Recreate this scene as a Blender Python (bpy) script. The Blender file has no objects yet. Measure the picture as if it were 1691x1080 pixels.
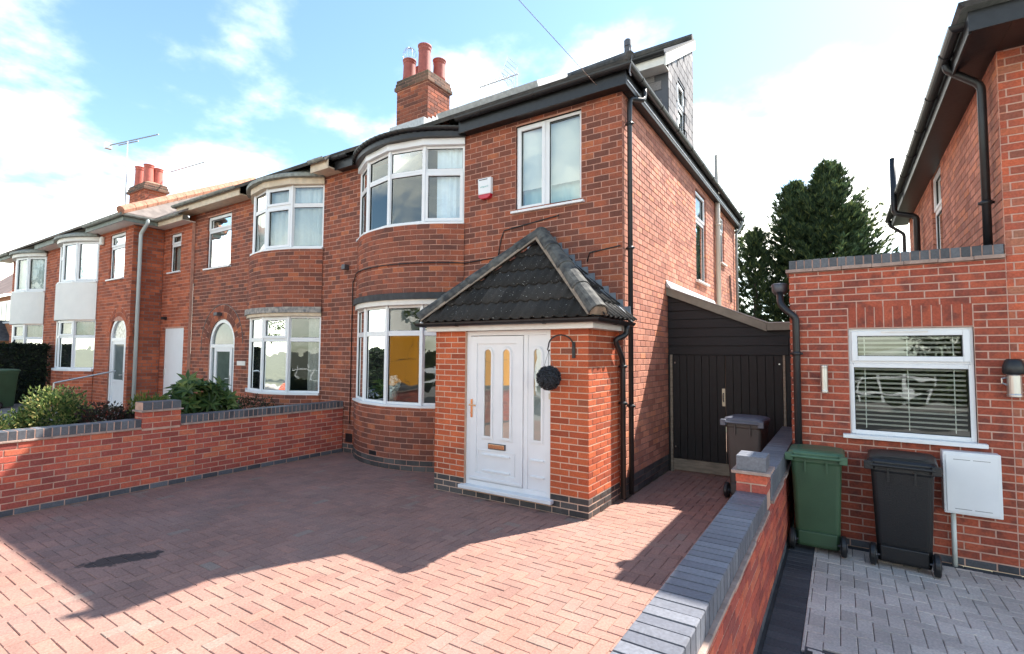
import bpy, bmesh, math, random
from mathutils import Vector, Matrix
R_ = math.radians
rnd = random.Random(7)
sc = bpy.context.scene
COL = sc.collection
# ------------------------------------------------------------------ camera
cam_d = bpy.data.cameras.new('camera'); cam = bpy.data.objects.new('camera', cam_d); COL.objects.link(cam)
sc.camera = cam
CP = Vector((2.4374, -5.3603, 1.8768)); yaw, pit, rol = R_(33.077), R_(3.031), R_(0.3957)
fw = Vector((-math.sin(yaw)*math.cos(pit), math.cos(yaw)*math.cos(pit), math.sin(pit)))
r0 = Vector((math.cos(yaw), math.sin(yaw), 0)); u0 = r0.cross(fw)
CR = r0*math.cos(rol)+u0*math.sin(rol); CU = -r0*math.sin(rol)+u0*math.cos(rol)
cam.matrix_world = Matrix(((CR.x, CU.x, -fw.x, CP.x), (CR.y, CU.y, -fw.y, CP.y), (CR.z, CU.z, -fw.z, CP.z), (0, 0, 0, 1)))
cam_d.sensor_width = 36.0; cam_d.lens = 36.0*832.83/1691.0
cam_d.clip_start = 0.05; cam_d.clip_end = 2000
sc.render.resolution_x = 1024; sc.render.resolution_y = 654
# ------------------------------------------------------------------ sky + sun
SUN = Vector((0.40, 0.80, 1.0)).normalized()
sun_el = math.asin(SUN.z); sun_rot = math.atan2(SUN.x, SUN.y)
w = bpy.data.worlds.new('World'); sc.world = w; w.use_nodes = True
nt = w.node_tree; N = nt.nodes; L = nt.links
for n in list(N): N.remove(n)
out = N.new('ShaderNodeOutputWorld'); bg = N.new('ShaderNodeBackground'); L.new(bg.outputs[0], out.inputs[0])
sky = N.new('ShaderNodeTexSky'); sky.sky_type = 'NISHITA'; sky.sun_disc = False
sky.sun_elevation = sun_el; sky.sun_rotation = sun_rot
sky.altitude = 80; sky.air_density = 1.0; sky.dust_density = 0.4; sky.ozone_density = 1.4
SKY_STRENGTH = 0.125
tc = N.new('ShaderNodeTexCoord')
sep = N.new('ShaderNodeSeparateXYZ'); L.new(tc.outputs['Generated'], sep.inputs[0])
zc = N.new('ShaderNodeMath'); zc.operation = 'MAXIMUM'; L.new(sep.outputs[2], zc.inputs[0]); zc.inputs[1].default_value = 0.0
za = N.new('ShaderNodeMath'); za.operation = 'ADD'; L.new(zc.outputs[0], za.inputs[0]); za.inputs[1].default_value = 0.22
dv = N.new('ShaderNodeVectorMath'); dv.operation = 'DIVIDE'; L.new(tc.outputs['Generated'], dv.inputs[0])
cmb = N.new('ShaderNodeCombineXYZ'); L.new(za.outputs[0], cmb.inputs[0]); L.new(za.outputs[0], cmb.inputs[1]); cmb.inputs[2].default_value = 1.0
L.new(cmb.outputs[0], dv.inputs[1])
mp = N.new('ShaderNodeMapping'); L.new(dv.outputs[0], mp.inputs[0])
mp.inputs['Location'].default_value = (8.1, 6.2, 0.0); mp.inputs['Scale'].default_value = (1.0, 1.0, 0.8)
no = N.new('ShaderNodeTexNoise'); L.new(mp.outputs[0], no.inputs['Vector'])
no.inputs['Scale'].default_value = 1.35; no.inputs['Detail'].default_value = 9; no.inputs['Roughness'].default_value = 0.56
# thin high cloud overhead, more of it towards the horizon
el = N.new('ShaderNodeMapRange'); L.new(sep.outputs[2], el.inputs[0]); el.inputs[1].default_value = 0.05; el.inputs[2].default_value = 0.6; el.inputs[3].default_value = 0.15; el.inputs[4].default_value = -0.07
ea = N.new('ShaderNodeMath'); ea.operation = 'ADD'; L.new(no.outputs['Fac'], ea.inputs[0]); L.new(el.outputs[0], ea.inputs[1])
cr = N.new('ShaderNodeValToRGB'); L.new(ea.outputs[0], cr.inputs[0])
cr.color_ramp.elements[0].position = 0.46; cr.color_ramp.elements[1].position = 0.74
cr.color_ramp.interpolation = 'EASE'
cfac = N.new('ShaderNodeMath'); cfac.operation = 'MULTIPLY'; L.new(cr.outputs[0], cfac.inputs[0]); cfac.inputs[1].default_value = 0.9
mx = N.new('ShaderNodeMix'); mx.data_type = 'RGBA'
L.new(cfac.outputs[0], mx.inputs[0]); L.new(sky.outputs[0], mx.inputs[6])
mx.inputs[7].default_value = (14.6, 12.7, 11.0, 1)
tint = N.new('ShaderNodeMix'); tint.data_type = 'RGBA'; tint.blend_type = 'MULTIPLY'; tint.inputs[0].default_value = 1.0; tint.inputs[7].default_value = (0.93, 1.03, 1.0, 1)
L.new(mx.outputs[2], tint.inputs[6]); L.new(tint.outputs[2], bg.inputs[0]); bg.inputs[1].default_value = SKY_STRENGTH
sl = bpy.data.lights.new('sun', 'SUN'); so = bpy.data.objects.new('sun', sl); COL.objects.link(so)
sl.energy = 4.9; sl.angle = R_(0.53); sl.color = (1.0, 0.94, 0.86)
so.rotation_euler = (-SUN).to_track_quat('-Z', 'Y').to_euler()
vs = sc.view_settings
vs.view_transform = 'Standard'; vs.look = 'None'; vs.gamma = 1.0; vs.use_curve_mapping = False
vs.exposure = 1.5
# ------------------------------------------------------------------ helpers: materials
MATS = {}
def nodes(m):
    m.use_nodes = True
    t = m.node_tree
    return t, t.nodes, t.links, t.nodes['Principled BSDF']
def rgb(c): return (c[0], c[1], c[2], 1.0)
def mat(name, col, rough=0.6, noise=0.0, scale=8.0, bump=0.0, bscale=None, metal=0.0, spec=0.5, stretch=None, col2=None, coords='pos'):
    """plain material: two-tone noise colour + fine bump"""
    if name in MATS: return MATS[name]
    m = bpy.data.materials.new(name); t, n, l, b = nodes(m)
    b.inputs['Roughness'].default_value = rough; b.inputs['Metallic'].default_value = metal
    b.inputs['Specular IOR Level'].default_value = spec
    b.inputs['Base Color'].default_value = rgb(col)
    if noise or bump:
        g = n.new('ShaderNodeNewGeometry'); mpn = n.new('ShaderNodeMapping'); l.new(g.outputs['Position'], mpn.inputs[0])
        if stretch: mpn.inputs['Scale'].default_value = stretch
    if noise:
        tx = n.new('ShaderNodeTexNoise'); tx.inputs['Scale'].default_value = scale; tx.inputs['Detail'].default_value = 6
        l.new(mpn.outputs[0], tx.inputs['Vector'])
        rp = n.new('ShaderNodeValToRGB'); l.new(tx.outputs['Fac'], rp.inputs[0])
        c2 = col2 if col2 else [c*(1-noise) for c in col]
        rp.color_ramp.elements[0].position = 0.35; rp.color_ramp.elements[0].color = rgb(c2)
        rp.color_ramp.elements[1].position = 0.65; rp.color_ramp.elements[1].color = rgb(col)
        l.new(rp.outputs[0], b.inputs['Base Color'])
    if bump:
        tb = n.new('ShaderNodeTexNoise'); tb.inputs['Scale'].default_value = bscale or scale*6; tb.inputs['Detail'].default_value = 4
        l.new(mpn.outputs[0], tb.inputs['Vector'])
        bm = n.new('ShaderNodeBump'); bm.inputs['Strength'].default_value = bump; bm.inputs['Distance'].default_value = 0.01
        l.new(tb.outputs['Fac'], bm.inputs['Height']); l.new(bm.outputs[0], b.inputs['Normal'])
    MATS[name] = m
    return m
def piece_mat(name, stops, blotch=None, blotch_amt=0.5, blotch_scale=7.0, rough=0.85, bump=0.35, bscale=90.0, spec=0.25, white=0.0, stain=None, weather=0.22):
    """material for bricks / blocks / tiles: every piece takes its own tone from the ramp"""
    m = bpy.data.materials.new(name); t, n, l, b = nodes(m)
    b.inputs['Roughness'].default_value = rough; b.inputs['Specular IOR Level'].default_value = spec
    oi = n.new('ShaderNodeObjectInfo'); g = n.new('ShaderNodeNewGeometry')
    ad = n.new('ShaderNodeMath'); ad.operation = 'ADD'
    l.new(oi.outputs['Random'], ad.inputs[0]); l.new(g.outputs['Random Per Island'], ad.inputs[1])
    fr = n.new('ShaderNodeMath'); fr.operation = 'FRACT'; l.new(ad.outputs[0], fr.inputs[0])
    rp = n.new('ShaderNodeValToRGB'); l.new(fr.outputs[0], rp.inputs[0])
    e = rp.color_ramp.elements
    while len(e) < len(stops): e.new(0.5)
    for i, (p, c) in enumerate(stops): e[i].position = p; e[i].color = rgb(c)
    colout = rp.outputs[0]
    if blotch:
        tx = n.new('ShaderNodeTexNoise'); tx.inputs['Scale'].default_value = blotch_scale; tx.inputs['Detail'].default_value = 5
        l.new(g.outputs['Position'], tx.inputs['Vector'])
        r2 = n.new('ShaderNodeValToRGB'); l.new(tx.outputs['Fac'], r2.inputs[0])
        r2.color_ramp.elements[0].position = 0.48; r2.color_ramp.elements[1].position = 0.68
        mu = n.new('ShaderNodeMath'); mu.operation = 'MULTIPLY'; l.new(r2.outputs[0], mu.inputs[0]); mu.inputs[1].default_value = blotch_amt
        m2 = n.new('ShaderNodeMix'); m2.data_type = 'RGBA'; l.new(mu.outputs[0], m2.inputs[0]); l.new(colout, m2.inputs[6]); m2.inputs[7].default_value = rgb(blotch)
        colout = m2.outputs[2]
    # broad weathering: soot, damp and faded areas, drawn out downwards
    wm = n.new('ShaderNodeMapping'); l.new(g.outputs['Position'], wm.inputs[0]); wm.inputs['Scale'].default_value = (1.0, 1.0, 0.45)
    wn = n.new('ShaderNodeTexNoise'); wn.inputs['Scale'].default_value = 1.3; wn.inputs['Detail'].default_value = 7; wn.inputs['Roughness'].default_value = 0.65; l.new(wm.outputs[0], wn.inputs['Vector'])
    wr = n.new('ShaderNodeMapRange'); l.new(wn.outputs['Fac'], wr.inputs[0]); wr.inputs[1].default_value = 0.3; wr.inputs[2].default_value = 0.7; wr.inputs[3].default_value = 1-weather; wr.inputs[4].default_value = 1+weather*0.6
    wh = n.new('ShaderNodeHueSaturation'); l.new(colout, wh.inputs['Color']); l.new(wr.outputs[0], wh.inputs['Value']); colout = wh.outputs[0]
    # fine grain
    tg = n.new('ShaderNodeTexNoise'); tg.inputs['Scale'].default_value = 60; tg.inputs['Detail'].default_value = 4
    l.new(g.outputs['Position'], tg.inputs['Vector'])
    hs = n.new('ShaderNodeHueSaturation'); l.new(colout, hs.inputs['Color'])
    mr = n.new('ShaderNodeMapRange'); l.new(tg.outputs['Fac'], mr.inputs[0]); mr.inputs[1].default_value = 0.3; mr.inputs[2].default_value = 0.7
    mr.inputs[3].default_value = 0.82; mr.inputs[4].default_value = 1.18
    l.new(mr.outputs[0], hs.inputs['Value']); colout = hs.outputs[0]
    if white:   # pale lichen / lime specks
        vo = n.new('ShaderNodeTexNoise'); vo.inputs['Scale'].default_value = 45; vo.inputs['Detail'].default_value = 2; l.new(g.outputs['Position'], vo.inputs['Vector'])
        r3 = n.new('ShaderNodeValToRGB'); l.new(vo.outputs['Fac'], r3.inputs[0]); r3.color_ramp.elements[0].position = 0.70; r3.color_ramp.elements[1].position = 0.74
        mu = n.new('ShaderNodeMath'); mu.operation = 'MULTIPLY'; l.new(r3.outputs[0], mu.inputs[0]); mu.inputs[1].default_value = white
        m3 = n.new('ShaderNodeMix'); m3.data_type = 'RGBA'; l.new(mu.outputs[0], m3.inputs[0]); l.new(colout, m3.inputs[6]); m3.inputs[7].default_value = (0.5, 0.5, 0.47, 1)
        colout = m3.outputs[2]
    if stain:   # dark oil mark with a ragged edge, centre and size in metres
        sx, sy, rx, ry, scol = stain
        mpn = n.new('ShaderNodeMapping'); l.new(g.outputs['Position'], mpn.inputs[0]); mpn.vector_type = 'TEXTURE'; mpn.inputs['Location'].default_value = (sx, sy, 0); mpn.inputs['Rotation'].default_value = (0, 0, 1.1); mpn.inputs['Scale'].default_value = (rx, ry, 1)
        ns_ = n.new('ShaderNodeTexNoise'); ns_.inputs['Scale'].default_value = 7; ns_.inputs['Detail'].default_value = 3; l.new(g.outputs['Position'], ns_.inputs['Vector'])
        ln_ = n.new('ShaderNodeVectorMath'); ln_.operation = 'LENGTH'; l.new(mpn.outputs[0], ln_.inputs[0])
        a2 = n.new('ShaderNodeMath'); a2.operation = 'MULTIPLY_ADD'; l.new(ns_.outputs['Fac'], a2.inputs[0]); a2.inputs[1].default_value = 1.6; l.new(ln_.outputs['Value'], a2.inputs[2])
        mr2 = n.new('ShaderNodeMapRange'); l.new(a2.outputs[0], mr2.inputs[0]); mr2.inputs[1].default_value = 1.45; mr2.inputs[2].default_value = 1.60; mr2.inputs[3].default_value = 0.85; mr2.inputs[4].default_value = 0.0
        m4 = n.new('ShaderNodeMix'); m4.data_type = 'RGBA'; l.new(mr2.outputs[0], m4.inputs[0]); l.new(colout, m4.inputs[6]); m4.inputs[7].default_value = rgb(scol); colout = m4.outputs[2]
    l.new(colout, b.inputs['Base Color'])
    tb = n.new('ShaderNodeTexNoise'); tb.inputs['Scale'].default_value = bscale; tb.inputs['Detail'].default_value = 5
    l.new(g.outputs['Position'], tb.inputs['Vector'])
    bm = n.new('ShaderNodeBump'); bm.inputs['Strength'].default_value = bump; bm.inputs['Distance'].default_value = 0.006
    l.new(tb.outputs['Fac'], bm.inputs['Height']); l.new(bm.outputs[0], b.inputs['Normal'])
    MATS[name] = m
    return m
def glass_mat(name='window_glass', tint=(0.9, 0.97, 0.96), boost=0.9):
    m = bpy.data.materials.new(name); m.use_nodes = True; t = m.node_tree; n = t.nodes; l = t.links
    for x in list(n): n.remove(x)
    o = n.new('ShaderNodeOutputMaterial'); mixn = n.new('ShaderNodeMixShader')
    tr = n.new('ShaderNodeBsdfTransparent'); tr.inputs[0].default_value = rgb(tint)
    gl = n.new('ShaderNodeBsdfGlossy'); gl.inputs['Roughness'].default_value = 0.01; gl.inputs['Color'].default_value = (0.95, 1.0, 0.99, 1)
    f = n.new('ShaderNodeFresnel'); f.inputs['IOR'].default_value = 1.52
    mu = n.new('ShaderNodeMath'); mu.operation = 'MULTIPLY_ADD'; mu.use_clamp = True; l.new(f.outputs[0], mu.inputs[0]); mu.inputs[1].default_value = boost; mu.inputs[2].default_value = 0.06   # four glass surfaces of a double-glazed unit
    g = n.new('ShaderNodeNewGeometry'); tx = n.new('ShaderNodeTexNoise'); tx.inputs['Scale'].default_value = 1.6; l.new(g.outputs['Position'], tx.inputs['Vector'])
    bm = n.new('ShaderNodeBump'); bm.inputs['Strength'].default_value = 0.05; bm.inputs['Distance'].default_value = 0.1; l.new(tx.outputs['Fac'], bm.inputs['Height'])
    l.new(bm.outputs[0], gl.inputs['Normal'])
    l.new(mu.outputs[0], mixn.inputs[0]); l.new(tr.outputs[0], mixn.inputs[1]); l.new(gl.outputs[0], mixn.inputs[2]); l.new(mixn.outputs[0], o.inputs[0])
    MATS[name] = m
    return m
# ------------------------------------------------------------------ helpers: meshes and objects
UP = Vector((0, 0, 1))
class MB:
    def __init__(s): s.v = []; s.f = []; s.mi = []
    def add(s, vs_, fs, mi=0):
        k = len(s.v); s.v += [tuple(p) for p in vs_]; s.f += [tuple(i+k for i in f) for f in fs]; s.mi += [mi]*len(fs)
        return s
    def box(s, x0, x1, y0, y1, z0, z1, M=None, mi=0):
        vs_ = [Vector((x, y, z)) for z in (z0, z1) for y in (y0, y1) for x in (x0, x1)]
        if M is not None: vs_ = [M @ p for p in vs_]
        return s.add(vs_, [(0, 2, 3, 1), (4, 5, 7, 6), (0, 1, 5, 4), (2, 6, 7, 3), (0, 4, 6, 2), (1, 3, 7, 5)], mi)
    def quad(s, a, b, c, d, mi=0): return s.add([a, b, c, d], [(0, 1, 2, 3)], mi)
    def poly(s, pts, mi=0): return s.add(pts, [tuple(range(len(pts)))], mi)
    def prism(s, pts, vec, mi=0):
        n = len(pts); vec = Vector(vec); a = [Vector(p) for p in pts]; b = [p+vec for p in a]
        fs = [tuple(reversed(range(n))), tuple(range(n, 2*n))]+[(i, (i+1) % n, n+(i+1) % n, n+i) for i in range(n)]
        return s.add(a+b, fs, mi)
    def tube(s, path, r, n=10, cap=True, mi=0, r1=None):
        path = [Vector(p) for p in path]; rings = []; m = len(path); prev = None
        for i, p in enumerate(path):
            d = (path[min(i+1, m-1)]-path[max(i-1, 0)]).normalized()
            if prev is None:
                a = d.cross(UP) if abs(d.z) < 0.95 else d.cross(Vector((1, 0, 0)))
            else: a = prev-d*prev.dot(d)
            a.normalize(); prev = a; b = d.cross(a)
            rr = r if r1 is None else r+(r1-r)*i/(m-1)
            rings.append([p+(a*math.cos(2*math.pi*k/n)+b*math.sin(2*math.pi*k/n))*rr for k in range(n)])
        vs_ = [q for rg in rings for q in rg]
        fs = [(i*n+k, i*n+(k+1) % n, (i+1)*n+(k+1) % n, (i+1)*n+k) for i in range(m-1) for k in range(n)]
        if cap: fs += [tuple(reversed(range(n))), tuple(range((m-1)*n, m*n))]
        return s.add(vs_, fs, mi)
    def lathe(s, prof, c=(0, 0, 0), n=20, mi=0):
        vs_ = [(c[0]+r*math.cos(2*math.pi*k/n), c[1]+r*math.sin(2*math.pi*k/n), c[2]+z) for r, z in prof for k in range(n)]
        m = len(prof)
        fs = [(i*n+k, i*n+(k+1) % n, (i+1)*n+(k+1) % n, (i+1)*n+k) for i in range(m-1) for k in range(n)]
        fs += [tuple(reversed(range(n))), tuple(range((m-1)*n, m*n))]
        return s.add(vs_, fs, mi)
    def sweep(s, prof, path, closed=True, cap=True, mi=0, up=UP):
        """prof: (side, up) pairs, swept along a path that stays roughly level"""
        path = [Vector(p) for p in path]; m = len(path); n = len(prof); vs_ = []
        for i, p in enumerate(path):
            d0 = (path[i]-path[i-1]).normalized() if i > 0 else None
            d1 = (path[i+1]-path[i]).normalized() if i < m-1 else None
            if d0 is None: d0 = d1
            if d1 is None: d1 = d0
            s0 = d0.cross(up).normalized(); s1 = d1.cross(up).normalized(); sd = (s0+s1).normalized(); k = 1/max(0.3, sd.dot(s0))
            vs_ += [p+sd*(a*k)+up*b for a, b in prof]
        e = n if closed else n-1
        fs = [(i*n+k, i*n+(k+1) % n, (i+1)*n+(k+1) % n, (i+1)*n+k) for i in range(m-1) for k in range(e)]
        if cap and closed: fs += [tuple(reversed(range(n))), tuple(range((m-1)*n, m*n))]
        return s.add(vs_, fs, mi)
    def build(s, name, m, parent=None, smooth=False, bevel=0.0, mats=None):
        me = bpy.data.meshes.new(name); me.from_pydata(s.v, [], s.f); me.update()
        for mm in (mats or [m]): me.materials.append(mm)
        if mats: me.polygons.foreach_set('material_index', s.mi)
        if smooth: me.polygons.foreach_set('use_smooth', [True]*len(me.polygons))
        fix_normals(me)
        o = link(name, me, parent)
        if bevel:
            b = o.modifiers.new('bevel', 'BEVEL'); b.width = bevel; b.segments = 2; b.limit_method = 'ANGLE'; b.angle_limit = R_(40)
        return o
def fix_normals(me):
    bm = bmesh.new(); bm.from_mesh(me); bmesh.ops.recalc_face_normals(bm, faces=bm.faces); bm.to_mesh(me); bm.free()
def link(name, me, parent=None):
    o = bpy.data.objects.new(name, me); COL.objects.link(o)
    if parent is not None: o.parent = parent
    return o
def thing(name, label, cat, loc=(0, 0, 0), group=None):
    o = bpy.data.objects.new(name, None); COL.objects.link(o); o.location = loc
    return tag(o, label, cat, group)
def tag(o, label, cat, group=None):
    o['label'] = label; o['category'] = cat
    if group: o['group'] = group
    return o
def structure(o): o['kind'] = 'structure'; return o
def stuff(o): o['kind'] = 'stuff'; return o
def worldM(o):
    if o is None: return Matrix.Identity(4)
    if o.parent is None: return o.matrix_basis.copy()
    return worldM(o.parent) @ o.matrix_parent_inverse @ o.matrix_basis
_inv = {}
def adopt(child, parent):
    """parts are modelled in world coordinates; parenting must not move them"""
    if parent.name not in _inv: _inv[parent.name] = worldM(parent).inverted()
    child.parent = parent; child.matrix_parent_inverse = _inv[parent.name]
    return child
def part(mb, name, m, parent, smooth=False, bevel=0.0, mats=None):
    o = mb.build(name, m, None, smooth, bevel, mats)
    return adopt(o, parent)
# ------------------------------------------------------------------ helpers: bricks
CH = 0.003
def brick_verts(w_, h_, d_):
    a, b = w_/2, h_/2; c = min(CH, a*0.4, b*0.4)
    return ([(-a+c, 0, -b+c), (a-c, 0, -b+c), (a-c, 0, b-c), (-a+c, 0, b-c), (-a, c, -b), (a, c, -b), (a, c, b), (-a, c, b), (-a, d_, -b), (a, d_, -b), (a, d_, b), (-a, d_, b)],
            [(0, 1, 2, 3), (4, 5, 1, 0), (5, 6, 2, 1), (6, 7, 3, 2), (7, 4, 0, 3), (8, 9, 5, 4), (9, 10, 6, 5), (10, 11, 7, 6), (11, 8, 4, 7)])
_bc = {}
def brick_mesh(w_, h_, d_, m):
    k = (round(w_, 3), round(h_, 3), round(d_, 3), m.name)
    if k not in _bc:
        me = bpy.data.meshes.new('brick'); v, f = brick_verts(*k[:3]); me.from_pydata(v, [], f); me.materials.append(m); _bc[k] = me
    return _bc[k]
def B_matrix(c, a, roll=0.0): return Matrix.Translation(c) @ Matrix.Rotation(a, 4, 'Z') @ Matrix.Rotation(roll, 4, 'Y')
def seen_size(c, a, w_, h_):
    """how large a piece shows from the camera (0 if behind or facing away)"""
    d = Vector(c)-CP; z = d.dot(fw)
    if z < 0.3: return 0
    x = d.dot(CR)/z; y = d.dot(CU)/z
    if abs(x) > 1.03 or abs(y) > 0.66: return 0
    nrm = Vector((math.sin(a), -math.cos(a), 0)); cosf = -nrm.dot(d)/d.length
    return max(0, cosf)*w_*h_/(z*z)
def lay(records, parent, n_single, single='brick', rest='brick_courses', depth=0.05):
    """records: (centre, angle, w, h, material, roll). The n_single largest in view become objects, the rest one mesh per material."""
    sc_ = sorted(range(len(records)), key=lambda i: -seen_size(*records[i][:4]))
    one = set(i for i in sc_[:n_single] if seen_size(*records[i][:4]) > 0)
    groups = {}
    for i, (c, a, w_, h_, m, roll) in enumerate(records):
        jit = rnd.uniform(-0.0016, 0.0016); nrm = Vector((math.sin(a), -math.cos(a), 0))
        M = B_matrix(Vector(c)+nrm*jit, a+rnd.uniform(-0.003, 0.003), roll+rnd.uniform(-0.003, 0.003))
        if i in one:
            o = link(single, brick_mesh(w_, h_, depth, m)); o.matrix_basis = M; adopt(o, parent)
        else:
            mb = groups.setdefault(m.name, MB()); v, f = brick_verts(w_, h_, depth)
            mb.add([M @ Vector(p) for p in v], f)
    for k, mb in groups.items():
        o = stuff(part(mb, rest, MATS[k], parent))
class Panel:
    """flat wall panel: u along the wall, v up, d inward; a = angle of its outward normal (0 faces -Y, 90 deg faces +X)"""
    def __init__(s, O, a_deg): s.O = Vector(O); s.a = R_(a_deg); s.t = Vector((math.cos(s.a), math.sin(s.a), 0)); s.n = Vector((math.sin(s.a), -math.cos(s.a), 0))
    def at(s, u, v, d=0.0): return s.O+s.t*u+UP*v-s.n*d
    def ang(s, u): return s.a
class Curve:
    """vertical cylinder wall, u = arc length from phi0"""
    def __init__(s, C, rad, phi0, z0=0.0): s.C = Vector((C[0], C[1], z0)); s.r = rad; s.p0 = phi0
    def ang(s, u): return s.p0+u/s.r
    def at(s, u, v, d=0.0):
        p = s.ang(u); return s.C+Vector((math.sin(p), -math.cos(p), 0))*(s.r-d)+UP*v
def rows(panel, u0_, u1_, v0_, v1_, gauge, blen, mfun, openings=(), joint=0.010, shift=0.0, header_every=0):
    joint *= 1.2
    recs = []; k = 0; v = v0_
    while v+gauge*0.45 < v1_:
        vt = min(v+gauge, v1_+0.001); vm = (v+vt)/2
        segs = [(u0_, u1_)]
        for op in openings:
            iv = op(vm) if callable(op) else ((op[0], op[1]) if op[2] < vm < op[3] else None)
            if iv:
                ns = []
                for a, b in segs:
                    if iv[1] <= a or iv[0] >= b: ns.append((a, b)); continue
                    if iv[0]-a > 0.03: ns.append((a, iv[0]))
                    if b-iv[1] > 0.03: ns.append((iv[1], b))
                segs = ns
        off = shift+(blen/2 if k % 2 else 0.0)
        for a, b in segs:
            cuts = [a]; j = math.ceil((a-off)/blen+1e-6); x = off+j*blen
            while x < b-1e-6:
                if x-cuts[-1] > 0.035 and b-x > 0.035: cuts.append(x)
                x += blen
            cuts.append(b)
            for c0, c1 in zip(cuts[:-1], cuts[1:]):
                e0 = joint/2 if c0 > u0_+1e-4 else 0.002; e1 = joint/2 if c1 < u1_-1e-4 else 0.002
                um = (c0+e0+c1-e1)/2
                recs.append((panel.at(um, vm), panel.ang(um), c1-e1-c0-e0, vt-v-joint, mfun(k, um), 0.0))
        v += gauge; k += 1
    return recs
def mortar(panel, u0_, u1_, v0_, v1_, openings, name, m, parent, d=0.0045, thick=None, nseg=1):
    us = sorted(set([u0_, u1_]+[x for op in openings if not callable(op) for x in op[:2] if u0_ < x < u1_]+([u0_+(u1_-u0_)*i/nseg for i in range(1, nseg)] if nseg > 1 else [])))
    vs2 = sorted(set([v0_, v1_]+[x for op in openings if not callable(op) for x in op[2:4] if v0_ < x < v1_]))
    mb = MB()
    for a, b in zip(us[:-1], us[1:]):
        for c, e in zip(vs2[:-1], vs2[1:]):
            um, vm = (a+b)/2, (c+e)/2
            if any((not callable(op)) and op[0] < um < op[1] and op[2] < vm < op[3] for op in openings): continue
            mb.quad(panel.at(a, c, d), panel.at(b, c, d), panel.at(b, e, d), panel.at(a, e, d))
    me = bpy.data.meshes.new(name); me.from_pydata(mb.v, [], mb.f); me.materials.append(m)
    o = link(name, me); adopt(o, parent)
    return o
def pbox(mb, P, u0_, u1_, v0_, v1_, d0, d1, mi=0):
    pts = [P.at(u, v, d) for v in (v0_, v1_) for d in (d0, d1) for u in (u0_, u1_)]
    return mb.add(pts, [(0, 2, 3, 1), (4, 5, 7, 6), (0, 1, 5, 4), (2, 6, 7, 3), (0, 4, 6, 2), (1, 3, 7, 5)], mi)
# ------------------------------------------------------------------ materials
house_brick = piece_mat('house_brick', [(0.0, (0.15, 0.060, 0.044)), (0.35, (0.23, 0.078, 0.050)), (0.65, (0.31, 0.094, 0.054)), (0.9, (0.37, 0.108, 0.057)), (1.0, (0.46, 0.15, 0.070))], blotch=(0.15, 0.072, 0.06), blotch_amt=0.55)
side_brick = piece_mat('side_brick', [(0.0, (0.372, 0.146, 0.102)), (0.4, (0.515, 0.218, 0.145)), (0.8, (0.629, 0.277, 0.189)), (1.0, (0.650, 0.248, 0.130))], blotch=(0.343, 0.175, 0.145), blotch_amt=0.4)
porch_brick = piece_mat('porch_brick', [(0.0, (0.301, 0.069, 0.034)), (0.25, (0.424, 0.092, 0.039)), (0.7, (0.501, 0.115, 0.047)), (0.93, (0.535, 0.129, 0.050)), (1.0, (0.245, 0.083, 0.050))], blotch=(0.335, 0.092, 0.050), blotch_amt=0.35)
wall_brick = piece_mat('garden_wall_brick', [(0.0, (0.254, 0.064, 0.052)), (0.35, (0.381, 0.088, 0.064)), (0.7, (0.524, 0.112, 0.067)), (1.0, (0.546, 0.153, 0.082))], blotch=(0.318, 0.099, 0.086), blotch_amt=0.5)
ext_brick = piece_mat('extension_brick', [(0.0, (0.299, 0.074, 0.048)), (0.5, (0.381, 0.088, 0.051)), (1.0, (0.454, 0.112, 0.062))], blotch=(0.155, 0.056, 0.046), blotch_amt=0.8, blotch_scale=9.0)
old_brick = piece_mat('neighbour_brick', [(0.0, (0.276, 0.097, 0.066)), (0.35, (0.469, 0.108, 0.061)), (0.7, (0.607, 0.140, 0.066)), (1.0, (0.359, 0.162, 0.102))], blotch=(0.276, 0.108, 0.082), blotch_amt=0.5)
far_brick = piece_mat('far_brick', [(0.0, (0.242, 0.069, 0.042)), (0.5, (0.399, 0.103, 0.050)), (1.0, (0.531, 0.146, 0.069))], blotch=(0.266, 0.088, 0.055), blotch_amt=0.5)
blue_brick = piece_mat('blue_engineering_brick', [(0.0, (0.055, 0.057, 0.066)), (0.5, (0.085, 0.088, 0.10)), (1.0, (0.13, 0.135, 0.15))], blotch=(0.12, 0.125, 0.14), blotch_amt=0.5, rough=0.5, bump=0.15, spec=0.4)
pale_blue_brick = piece_mat('pale_blue_coping_brick', [(0.0, (0.111, 0.118, 0.141)), (0.5, (0.141, 0.148, 0.171)), (1.0, (0.185, 0.192, 0.217))], blotch=(0.163, 0.170, 0.190), blotch_amt=0.5, rough=0.45, bump=0.15, spec=0.5)
sooty_brick = piece_mat('sooty_brick', [(0.0, (0.08, 0.055, 0.045)), (0.6, (0.15, 0.085, 0.06)), (1.0, (0.22, 0.12, 0.08))], blotch=(0.12, 0.11, 0.07), blotch_amt=0.6)
plinth_brick = piece_mat('plinth_brick', [(0.0, (0.050, 0.047, 0.047)), (0.6, (0.083, 0.079, 0.077)), (1.0, (0.121, 0.110, 0.105))], blotch=(0.132, 0.121, 0.110), blotch_amt=0.4, rough=0.6)
pav_red = piece_mat('red_block_paving', [(0.0, (0.275, 0.158, 0.128)), (0.3, (0.31, 0.176, 0.140)), (0.7, (0.335, 0.188, 0.148)), (0.94, (0.36, 0.190, 0.145)), (1.0, (0.29, 0.215, 0.175))], blotch=(0.255, 0.172, 0.145), blotch_amt=0.5, blotch_scale=1.4, bump=0.25, weather=0.2, stain=(-3.05, -3.38, 0.40, 0.17, (0.03, 0.028, 0.028)))
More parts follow.
